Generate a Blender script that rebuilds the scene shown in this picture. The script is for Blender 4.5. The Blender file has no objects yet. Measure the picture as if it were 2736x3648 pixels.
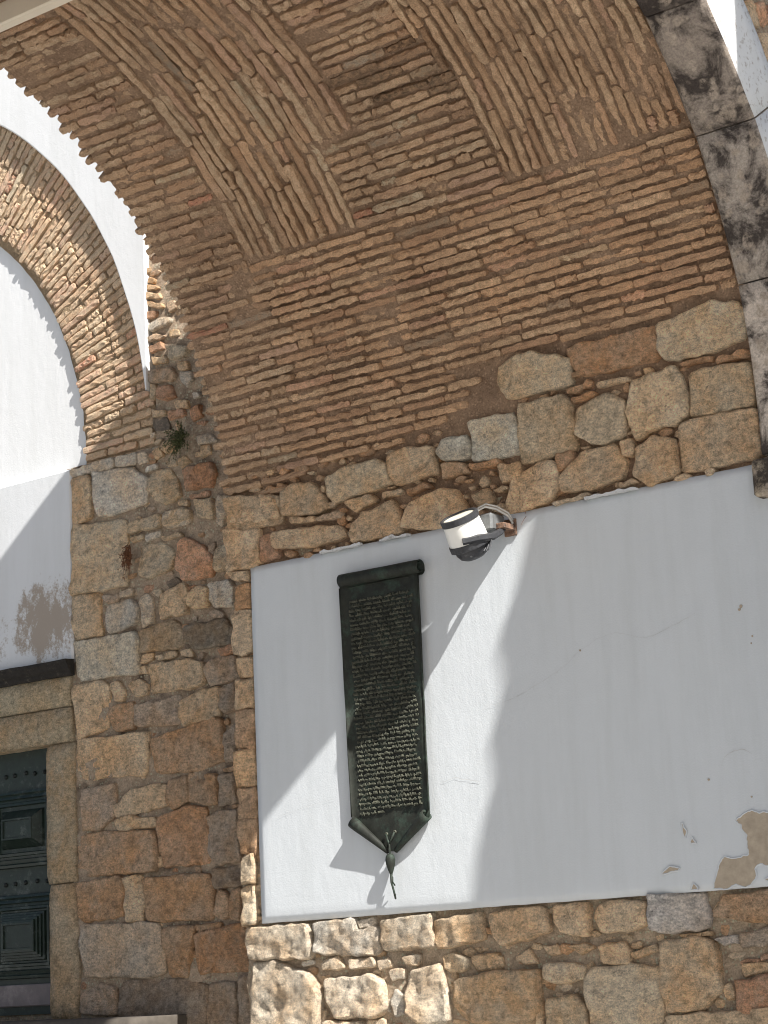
import bpy, math, random
import numpy as np
from mathutils import Vector, Matrix, noise
from mathutils.geometry import delaunay_2d_cdt

# ------------------------------------------------------------------ camera, sky, sun, exposure
SC = bpy.context.scene
COL = SC.collection
cam_d = bpy.data.cameras.new('camera')
cam = bpy.data.objects.new('camera', cam_d)
COL.objects.link(cam)
RIGHT = Vector((0.79495271, 0.60494169, -0.04577925))
UP = Vector((0.170962, -0.15098008, 0.97364111))
FWD = Vector((-0.58208434, 0.78182515, 0.22344406))
cam.matrix_world = Matrix(((RIGHT.x, UP.x, -FWD.x, 0), (RIGHT.y, UP.y, -FWD.y, -8), (RIGHT.z, UP.z, -FWD.z, 0), (0, 0, 0, 1)))
cam_d.sensor_fit = 'VERTICAL'
cam_d.sensor_height = 36
cam_d.lens = 73.07
cam_d.clip_end = 500
SC.camera = cam

SUN = Vector((2.85, -1.0, 3.0)).normalized()          # towards the sun
world = bpy.data.worlds.new('World')
SC.world = world
world.use_nodes = True
nt = world.node_tree
bg = nt.nodes['Background']
sky = nt.nodes.new('ShaderNodeTexSky')
sky.sky_type = 'NISHITA'
sky.sun_disc = False
sky.sun_elevation = math.asin(SUN.z)
sky.sun_rotation = math.atan2(SUN.x, SUN.y)
sky.dust_density = 2.0
nt.links.new(sky.outputs[0], bg.inputs[0])
bg.inputs[1].default_value = 0.06
sd = bpy.data.lights.new('sun', 'SUN')
sd.energy = 5.0
sd.angle = math.radians(0.53)
sd.color = (1.0, 0.972, 0.93)
sun = bpy.data.objects.new('sun', sd)
COL.objects.link(sun)
sun.rotation_euler = SUN.to_track_quat('Z', 'Y').to_euler()
vs = SC.view_settings
vs.view_transform = 'Standard'
vs.look = 'None'
vs.gamma = 1
vs.use_curve_mapping = False
vs.exposure = 0.97

SC.cycles.filter_width = 1.05

rnd = random.Random(7)
R = 2.2256          # vault radius
ZS = 2.3086         # springing height above the eye
YC = -R             # axis of the vault
XL, XR = -7.0, -3.9 # ends of the brick vault
XF = -3.6           # outer face of the gate
Y0 = 0.35           # plane of the far wall
GZ = -1.6           # ground
AFAR = 2.75         # half width of the vault on its far side

def fbm(x, y, z, o=3):
    s = 0; a = 1; t = 0
    for _ in range(o):
        s += a * noise.noise((x, y, z)); t += a
        a *= .5; x *= 2.03; y *= 2.03; z *= 2.03
    return s / t

# ------------------------------------------------------------------ object helpers
def mesh_obj(name, V, F, mat, parent=None, smooth=True, tint=None, loc=None):
    me = bpy.data.meshes.new(name)
    V = [tuple(v) for v in V]
    if loc is not None:
        V = [(v[0] - loc[0], v[1] - loc[1], v[2] - loc[2]) for v in V]
    me.from_pydata(V, [], F)
    for m in (mat if isinstance(mat, (list, tuple)) else [mat]):
        me.materials.append(m)
    if smooth:
        me.polygons.foreach_set('use_smooth', [True] * len(me.polygons))
    me.update()
    o = bpy.data.objects.new(name, me)
    if loc is not None: o.location = loc
    COL.objects.link(o)
    if parent is not None: o.parent = parent
    if tint is not None: o.color = (*tint, 1)
    return o

def thing(name, label, cat, group=None):
    o = bpy.data.objects.new(name, None)
    o.empty_display_size = .2
    COL.objects.link(o)
    return tag(o, label, cat, group)

def tag(o, label, cat=None, group=None, kind=None):
    o['label'] = label
    if cat: o['category'] = cat; o['kind'] = 'thing'
    if group: o['group'] = group
    if kind: o['kind'] = kind
    return o

class MB:
    def __init__(s): s.V = []; s.F = []
    def add(s, V, F):
        b = len(s.V); s.V += [tuple(v) for v in V]; s.F += [tuple(i + b for i in f) for f in F]
    def box(s, x0, x1, y0, y1, z0, z1):
        V = [(x, y, z) for x in (x0, x1) for y in (y0, y1) for z in (z0, z1)]
        s.add(V, [(0, 1, 3, 2), (4, 6, 7, 5), (0, 4, 5, 1), (2, 3, 7, 6), (0, 2, 6, 4), (1, 5, 7, 3)])
    def bbox(s, x0, x1, y0, y1, z0, z1, b=.006):
        # box with chamfered edges
        cx, cy, cz = (x0 + x1) / 2, (y0 + y1) / 2, (z0 + z1) / 2
        hx, hy, hz = (x1 - x0) / 2, (y1 - y0) / 2, (z1 - z0) / 2
        b = min(b, hx * .9, hy * .9, hz * .9)
        V = []; ix = {}
        for sx in (-1, 1):
            for sy in (-1, 1):
                for sz in (-1, 1):
                    for k in range(3):
                        d = [hx - b, hy - b, hz - b]; d[k] += b
                        ix[(sx, sy, sz, k)] = len(V)
                        V.append((cx + sx * d[0], cy + sy * d[1], cz + sz * d[2]))
        F = []
        for k in range(3):
            a, c = [i for i in range(3) if i != k]
            for sg in (-1, 1):
                q = []
                for (u, v) in ((-1, -1), (1, -1), (1, 1), (-1, 1)):
                    t = [0, 0, 0]; t[k] = sg; t[a] = u; t[c] = v
                    q.append(ix[(*t, k)])
                F.append(q if (sg > 0) == (k != 1) else q[::-1])
        for k in range(3):                                  # edges along axis k
            a, c = [i for i in range(3) if i != k]
            for u in (-1, 1):
                for v in (-1, 1):
                    t0 = [0, 0, 0]; t0[a] = u; t0[c] = v; t1 = list(t0); t0[k] = -1; t1[k] = 1
                    F.append((ix[(*t0, a)], ix[(*t1, a)], ix[(*t1, c)], ix[(*t0, c)]))
        for sx in (-1, 1):
            for sy in (-1, 1):
                for sz in (-1, 1):
                    F.append(tuple(ix[(sx, sy, sz, k)] for k in range(3)))
        s.add(V, F)
    def tube(s, P, rad, n=8, cap=True):
        P = [Vector(p) for p in P]
        rr = rad if isinstance(rad, (list, tuple)) else [rad] * len(P)
        V = []
        ref = None
        for i, p in enumerate(P):
            d = (P[min(i + 1, len(P) - 1)] - P[max(i - 1, 0)]).normalized()
            if ref is None: ref = d.orthogonal().normalized()
            ref = (ref - d * ref.dot(d)).normalized()
            q = d.cross(ref)
            for k in range(n):
                a = 2 * math.pi * k / n
                V.append(p + (ref * math.cos(a) + q * math.sin(a)) * rr[i])
        F = []
        for i in range(len(P) - 1):
            for k in range(n):
                F.append((i * n + k, i * n + (k + 1) % n, (i + 1) * n + (k + 1) % n, (i + 1) * n + k))
        if cap:
            F.append(tuple(range(n))[::-1]); F.append(tuple(range((len(P) - 1) * n, len(P) * n)))
        s.add(V, F)
    def lathe(s, O, A, prof, n=24):
        # prof: (radius, distance along axis A)
        O = Vector(O); A = Vector(A).normalized(); u = A.orthogonal().normalized(); v = A.cross(u)
        V = []
        for (rr, h) in prof:
            for k in range(n):
                a = 2 * math.pi * k / n
                V.append(O + A * h + (u * math.cos(a) + v * math.sin(a)) * rr)
        F = []
        for i in range(len(prof) - 1):
            for k in range(n):
                F.append((i * n + k, i * n + (k + 1) % n, (i + 1) * n + (k + 1) % n, (i + 1) * n + k))
        s.add(V, F)
    def build(s, name, mat, parent=None, smooth=False, tint=None, kind=None):
        o = mesh_obj(name, s.V, s.F, mat, parent, smooth, tint)
        if kind: o['kind'] = kind
        return o

def grid_obj(name, fn, nu, nv, mat, parent=None, kind=None, flip=False):
    V = [fn(i / nu, j / nv) for j in range(nv + 1) for i in range(nu + 1)]
    F = []
    for j in range(nv):
        for i in range(nu):
            a = j * (nu + 1) + i
            q = (a, a + 1, a + nu + 2, a + nu + 1)
            F.append(q[::-1] if flip else q)
    o = mesh_obj(name, V, F, mat, parent, True)
    if kind: o['kind'] = kind
    return o

# ------------------------------------------------------------------ materials
class NT:
    def __init__(s, name):
        s.m = bpy.data.materials.new(name); s.m.use_nodes = True
        s.t = s.m.node_tree; s.b = s.t.nodes['Principled BSDF']
    def n(s, ty, **kw):
        x = s.t.nodes.new(ty)
        for k, v in kw.items(): setattr(x, k, v)
        return x
    def l(s, a, b): s.t.links.new(a, b)
    def pos(s, sc=(1, 1, 1)):
        g = s.n('ShaderNodeNewGeometry'); mp = s.n('ShaderNodeMapping')
        mp.inputs['Scale'].default_value = sc
        s.l(g.outputs['Position'], mp.inputs[0]); return mp.outputs[0]
    def noise(s, vec, scale, detail=5, rough=.6, dist=0):
        x = s.n('ShaderNodeTexNoise'); x.inputs['Scale'].default_value = scale
        x.inputs['Detail'].default_value = detail; x.inputs['Roughness'].default_value = rough
        x.inputs['Distortion'].default_value = dist
        s.l(vec, x.inputs['Vector']); return x.outputs['Fac']
    def ramp(s, fac, stops):
        x = s.n('ShaderNodeValToRGB'); e = x.color_ramp.elements
        while len(e) < len(stops): e.new(.5)
        for el, (p, c) in zip(e, stops):
            el.position = p; el.color = (*((c,) * 3 if isinstance(c, (int, float)) else c), 1)
        s.l(fac, x.inputs[0]); return x.outputs[0]
    def mix(s, fac, a, b, bt='MIX'):
        x = s.n('ShaderNodeMix', data_type='RGBA', blend_type=bt)
        for sock, v in ((x.inputs[0], fac), (x.inputs[6], a), (x.inputs[7], b)):
            if isinstance(v, (int, float)): sock.default_value = v
            elif isinstance(v, (tuple, list)): sock.default_value = (*v, 1)
            else: s.l(v, sock)
        return x.outputs[2]
    def math(s, op, a, b=0.0):
        x = s.n('ShaderNodeMath', operation=op)
        for sock, v in ((x.inputs[0], a), (x.inputs[1], b)):
            if isinstance(v, (int, float)): sock.default_value = v
            else: s.l(v, sock)
        return x.outputs[0]
    def bump(s, h, dist, strength=1, prev=None):
        x = s.n('ShaderNodeBump'); x.inputs['Distance'].default_value = dist; x.inputs['Strength'].default_value = strength
        s.l(h, x.inputs['Height'])
        if prev is not None: s.l(prev, x.inputs['Normal'])
        return x.outputs[0]
    def done(s, col=None, rough=.9, nrm=None, spec=.25, metal=0):
        if col is not None:
            if isinstance(col, tuple): s.b.inputs['Base Color'].default_value = (*col, 1)
            else: s.l(col, s.b.inputs['Base Color'])
        if isinstance(rough, (int, float)): s.b.inputs['Roughness'].default_value = rough
        else: s.l(rough, s.b.inputs['Roughness'])
        s.b.inputs['Specular IOR Level'].default_value = spec
        s.b.inputs['Metallic'].default_value = metal
        if nrm is not None: s.l(nrm, s.b.inputs['Normal'])
        return s.m

def tinted(N, src):
    if src == 'obj': return N.n('ShaderNodeObjectInfo').outputs['Color']
    a = N.n('ShaderNodeAttribute'); a.attribute_name = 'tint'; return a.outputs['Color']

def mat_brick(name, src, dust=(.41, .265, .16)):
    N = NT(name); p = N.pos(); c = tinted(N, src)
    big = N.noise(p, 7, 4); mid = N.noise(p, 38, 5, .65); fine = N.noise(p, 160, 3, .7)
    c = N.mix(N.ramp(mid, [(.38, 0), (.68, .9)]), c, dust)                 # mortar smears left on the brick
    c = N.mix(1, c, N.ramp(big, [(.25, .88), (.5, 1.12), (.8, 1.26)]), 'MULTIPLY')
    c = N.mix(1, c, N.ramp(fine, [(.34, .74), (.6, 1.14)]), 'MULTIPLY')
    pat = N.noise(p, 1.6, 5, .6)
    c = N.mix(1, c, N.ramp(pat, [(.3, (.8, .76, .74)), (.5, (1, 1, 1)), (.7, (1.1, 1.02, .96))]), 'MULTIPLY')
    soot = N.noise(p, 3.1, 6, .7)
    c = N.mix(N.ramp(soot, [(.64, 0), (.8, .6)]), c, (.1, .075, .055))
    h = N.bump(N.noise(p, 75, 6, .7), .014, 1); h = N.bump(fine, .007, .8, h)
    return N.done(c, .95, h, .15)

def mat_mortar(name, base, dark, dk=(.55, .72), sc=1.0, bump=.02):
    N = NT(name); p = N.pos()
    big = N.noise(p, 3.2 * sc, 6, .65); mid = N.noise(p, 22, 6, .7); fine = N.noise(p, 120, 3, .7)
    c = N.mix(N.ramp(mid, [(.3, 0), (.7, 1)]), tuple(v * .66 for v in base), tuple(v * 1.22 for v in base))
    c = N.mix(N.ramp(big, [(dk[0], 0), (dk[1], .85)]), c, dark)
    c = N.mix(1, c, N.ramp(fine, [(.3, .7), (.65, 1.12)]), 'MULTIPLY')
    vo = N.n('ShaderNodeTexVoronoi'); vo.inputs['Scale'].default_value = 70; N.l(p, vo.inputs['Vector'])
    gr = N.n('ShaderNodeSeparateColor'); N.l(vo.outputs['Color'], gr.inputs[0])
    gm = N.math('MULTIPLY', N.ramp(gr.outputs[0], [(.72, 0), (.76, 1)]), N.ramp(vo.outputs['Distance'], [(.3, .8), (.5, 0)]))
    c = N.mix(gm, c, tuple(min(.6, v * 1.3 + .02) for v in base))
    h = N.bump(N.noise(p, 45, 7, .75), bump * 1.3, 1); h = N.bump(gm, .006, .6, h); h = N.bump(fine, .006, .8, h)
    return N.done(c, .97, h, .1)

def mat_stone(name, rough_bump=.014):
    N = NT(name); p0 = N.pos(); c = tinted(N, 'obj')
    sc_ = N.n('ShaderNodeVectorMath', operation='SCALE'); N.l(p0, sc_.inputs[0])
    N.l(N.math('ADD', .65, N.math('MULTIPLY', N.n('ShaderNodeObjectInfo').outputs['Random'], .9)), sc_.inputs['Scale']); p = sc_.outputs[0]
    oi = N.n('ShaderNodeObjectInfo').outputs['Random']
    w = N.n('ShaderNodeTexNoise', noise_dimensions='4D'); w.inputs['Scale'].default_value = 5.5; w.inputs['Detail'].default_value = 6
    N.l(p, w.inputs['Vector']); N.l(N.math('MULTIPLY', oi, 40), w.inputs['W'])
    big = w.outputs['Fac']
    mid = N.noise(p, 26, 6, .7); fine = N.noise(p, 130, 4, .7)
    warm = N.mix(1, c, (1.06, .87, .68), 'MULTIPLY'); pale = N.mix(.35, c, (.62, .53, .41))
    c = N.mix(N.ramp(big, [(.38, 0), (.62, .8)]), c, warm)
    c = N.mix(N.ramp(N.noise(p, 9, 6, .7), [(.5, 0), (.72, .75)]), c, pale)
    c = N.mix(1, c, N.ramp(mid, [(.3, .6), (.5, 1.06), (.75, 1.36)]), 'MULTIPLY')
    c = N.mix(1, c, N.ramp(fine, [(.36, .74), (.6, 1.16)]), 'MULTIPLY')
    st = N.noise(N.pos((1, 1, 2.6)), 30, 6, .75)
    c = N.mix(1, c, N.ramp(st, [(.33, .82), (.5, 1.2), (.68, 1.45)]), 'MULTIPLY')
    li = N.noise(p, 6.5, 8, .75)
    c = N.mix(N.ramp(li, [(.6, 0), (.76, .6)]), c, (.2, .14, .09))     # lichen and dirt
    pits = N.ramp(N.noise(p, 60, 4, .6), [(.62, 1), (.72, .0)])
    c = N.mix(1, c, N.ramp(pits, [(0, .55), (1, 1)]), 'MULTIPLY')
    vo = N.n('ShaderNodeTexVoronoi', feature='F1'); vo.inputs['Scale'].default_value = 17; vo.inputs['Randomness'].default_value = 1
    dv = N.n('ShaderNodeVectorMath', operation='ADD'); nz = N.n('ShaderNodeTexNoise'); nz.inputs['Scale'].default_value = 12; nz.inputs['Detail'].default_value = 4
    N.l(p, nz.inputs['Vector']); ns = N.n('ShaderNodeVectorMath', operation='SCALE'); ns.inputs['Scale'].default_value = .09; N.l(nz.outputs['Color'], ns.inputs[0])
    N.l(p, dv.inputs[0]); N.l(ns.outputs[0], dv.inputs[1]); N.l(dv.outputs[0], vo.inputs['Vector'])
    h = N.bump(vo.outputs['Distance'], .03, .7)
    h = N.bump(N.noise(p, 24, 9, .8), rough_bump * 3.4, 1, h); h = N.bump(pits, .008, .8, h); h = N.bump(fine, .009, .8, h)
    return N.done(c, .93, h, .2)

def mat_lichen(name):
    N = NT(name); p = N.pos(); c = tinted(N, 'obj')
    big = N.noise(p, 5, 8, .7, .4); mid = N.noise(p, 17, 7, .75); fine = N.noise(p, 90, 4, .7)
    c2 = N.mix(N.ramp(big, [(.44, .95), (.56, .0)]), c, (.055, .045, .04))
    v = N.n('ShaderNodeTexVoronoi'); v.inputs['Scale'].default_value = 15
    dst = N.n('ShaderNodeMix', data_type='VECTOR'); dst.inputs[0].default_value = .12
    nz = N.n('ShaderNodeTexNoise'); nz.inputs['Scale'].default_value = 9; N.l(p, nz.inputs['Vector'])
    N.l(p, dst.inputs[4]); N.l(nz.outputs['Color'], dst.inputs[5]); N.l(dst.outputs[1], v.inputs['Vector'])
    spot = N.ramp(v.outputs['Distance'], [(.28, 1), (.45, 0)])
    sp = N.math('MULTIPLY', spot, N.ramp(mid, [(.38, 0), (.5, 1)]))
    c2 = N.mix(N.math('MULTIPLY', sp, .85), c2, (.42, .35, .28))
    c2 = N.mix(1, c2, N.ramp(fine, [(.3, .65), (.65, 1.15)]), 'MULTIPLY')
    h = N.bump(mid, .012, .9); h = N.bump(fine, .004, .7, h)
    return N.done(c2, .95, h, .15)

def mat_plaster(name, base, stain=None, dirt=.0, dth=.71):
    N = NT(name); p = N.pos()
    big = N.noise(p, 1.3, 4, .5); mid = N.noise(p, 9, 5, .6)
    c = N.mix(N.ramp(big, [(.3, 0), (.7, 1)]), tuple(v * .965 for v in base), base)
    c = N.mix(N.ramp(mid, [(.4, 0), (.8, .45)]), c, tuple(v * .94 for v in base))
    dr = N.noise(N.pos((5, 5, .5)), 2.2, 5, .65)                            # faint runs of rain dirt
    c = N.mix(N.ramp(dr, [(.45, 0), (.75, .8)]), c, tuple(v * k for v, k in zip(base, (.9, .9, .89))))
    if stain:
        # worn-off paint: a patch round stain = (x, z, half width, half height)
        s = N.n('ShaderNodeSeparateXYZ'); N.l(p, s.inputs[0])
        dx = N.math('DIVIDE', N.math('SUBTRACT', s.outputs[0], stain[0]), stain[2])
        dz = N.math('DIVIDE', N.math('SUBTRACT', s.outputs[2], stain[1]), stain[3])
        d = N.math('SQRT', N.math('ADD', N.math('MULTIPLY', dx, dx), N.math('MULTIPLY', dz, dz)))
        pv = N.pos((1, 1, .5))
        nn = N.math('ADD', N.math('MULTIPLY', N.noise(pv, 9, 3, .6), 1.5), N.math('MULTIPLY', N.noise(p, 60, 6, .85), 1.15))
        m = N.ramp(N.math('SUBTRACT', nn, N.math('MULTIPLY', d, .55)), [(.78, 0), (1.0, 1)])
        c = N.mix(m, c, (.35, .3, .25))
        fl = N.ramp(N.noise(p, 55, 6, .8), [(.66, 0), (.72, .7)])
        c = N.mix(fl, c, (.33, .28, .23))
    sp = N.ramp(N.noise(p, 33, 6, .75), [(dth, 0), (dth + .06, dirt)])
    c = N.mix(sp, c, (.3, .27, .24))
    h = N.bump(N.noise(N.pos((1, 1, .45)), 26, 5, .6), .005, .35); h = N.bump(N.noise(p, 120, 3, .6), .0018, .5, h)
    return N.done(c, .9, h, .2)

def mat_plain(name, col, rough=.6, metal=0, var=.25, scale=30, bump=.002, worn=None, wl=(.6, .7), spec=.4):
    N = NT(name); p = N.pos()
    a = N.noise(p, scale, 5, .65)
    c = N.mix(N.ramp(a, [(.3, 0), (.7, 1)]), tuple(v * (1 - var) for v in col), tuple(v * (1 + var) for v in col))
    if worn:
        c = N.mix(N.ramp(N.noise(p, scale * .45, 8, .8), [(wl[0], 0), (wl[1], .85)]), c, worn)
    return N.done(c, rough, N.bump(a, bump, .6), spec, metal)

M = {}
M['brick'] = mat_brick('vault_brick', 'obj')
M['brick_mass'] = mat_brick('vault_brick_mass', 'attr')
M['arch_brick'] = mat_brick('arch_brick', 'obj', (.56, .45, .31))
M['mortar'] = mat_mortar('vault_mortar', (.43, .29, .19), (.27, .175, .115), (.5, .75), 1.2, .02)
M['earth'] = mat_mortar('earth_mortar', (.56, .43, .31), (.075, .055, .042), (.54, .66))
M['earth_low'] = mat_mortar('earth_mortar_pale', (.58, .45, .32), (.27, .19, .125), (.58, .75))
M['stone'] = mat_stone('rubble_stone')
M['lichen'] = mat_lichen('lichen_stone')
M['plaster'] = mat_plaster('white_plaster', (.595, .624, .642), None, .25)
M['plaster_far'] = mat_plaster('white_plaster_far', (.72, .725, .72), None, .1)
M['plaster_worn'] = mat_plaster('white_plaster_worn', (.66, .67, .675), (-8.68, 2.15, .32, .22), .6)
M['bare'] = mat_plain('bare_render', (.40, .335, .255), .95, 0, .18, 24, .005)
M['crack'] = mat_plain('crack', (.5, .5, .495), .95)
M['whitewash'] = mat_plaster('weathered_whitewash', (.6, .61, .61), None, .7, .55)
M['bronze'] = mat_plain('dark_bronze', (.024, .026, .021), .62, 0, .35, 18, .002, (.055, .09, .068), (.5, .72), .2)
M['bronze_text'] = mat_plain('bronze_lettering', (.052, .054, .04), .6, 0, .5, 60, .001, (.15, .15, .11), (.46, .64), .25)
M['lamp_white'] = mat_plain('lamp_white', (.78, .77, .72), .35, 0, .03, 12, .0005)
M['lamp_dark'] = mat_plain('lamp_dark', (.035, .036, .04), .5, 0, .3, 40, .001, (.12, .12, .12))
M['lens'] = mat_plain('lamp_lens', (.72, .69, .56), .25, 0, .05, 10, .0)
M['grey'] = mat_plain('grey_metal', (.16, .165, .165), .5, .2, .2, 40, .001)
M['rust'] = mat_plain('rusty_metal', (.2, .12, .08), .85, .1, .5, 60, .003, (.05, .04, .035), (.5, .6))
M['cable'] = mat_plain('cable_white', (.55, .53, .49), .6)
M['door'] = mat_plain('door_paint', (.011, .021, .0145), .45, 0, .35, 22, .0025, (.12, .135, .12), (.54, .7), .4)
M['door_rail'] = mat_plain('bare_door_board', (.2, .17, .165), .8, 0, .2, 8, .002, (.33, .3, .28), (.55, .7))
M['iron'] = mat_plain('iron_stud', (.012, .016, .014), .6, .1)
M['black'] = mat_plain('blackened_stone', (.02, .017, .014), .9, 0, .4, 30, .008, (.16, .13, .1), (.56, .72))
M['rail'] = mat_plain('cream_paint', (.7, .62, .49), .55, 0, .05, 6, .0005)
M['slab'] = mat_plain('worn_step_stone', (.085, .072, .058), .85, 0, .3, 12, .004)
M['leaf'] = mat_plain('leaf', (.075, .085, .03), .7, 0, .45, 70, .0)
M['dry'] = mat_plain('dry_plant', (.17, .075, .035), .9, 0, .4, 70, .0)
M['paving'] = mat_plain('paving', (.46, .448, .43), .9, 0, .12, 2, .004)
M['wall_plain'] = mat_plaster('limewash', (.68, .66, .63), None, .3)

TONE = dict(  # albedo
            w=(.46, .43, .37), w2=(.36, .35, .3), w3=(.33, .325, .32), c=(.43, .36, .255), t=(.37, .285, .185), t2=(.36, .275, .18), t3=(.41, .335, .23),
            b=(.285, .195, .12), b2=(.22, .17, .11), b3=(.265, .165, .095), g=(.25, .205, .16), g2=(.2, .165, .13), g3=(.3, .255, .2), r=(.29, .175, .11),
            r2=(.36, .22, .14), r3=(.28, .175, .1), d=(.12, .1, .08), d2=(.18, .155, .12), k=(.44, .385, .30), kb=(.5, .36, .22))

TONE = {k: tuple((c * .82 + (sum(v) / 3) * .18) * 1.95 for c in v) for k, v in TONE.items()}
TONE = {k: tuple(c * min(1, .66 / max(v)) * w for c, w in zip(v, (1.04, 1, .95))) for k, v in TONE.items()}

def curve(z):
    return R - math.sqrt(max(0, R * R - (z - ZS) ** 2)) if z > ZS else 0.0

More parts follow.
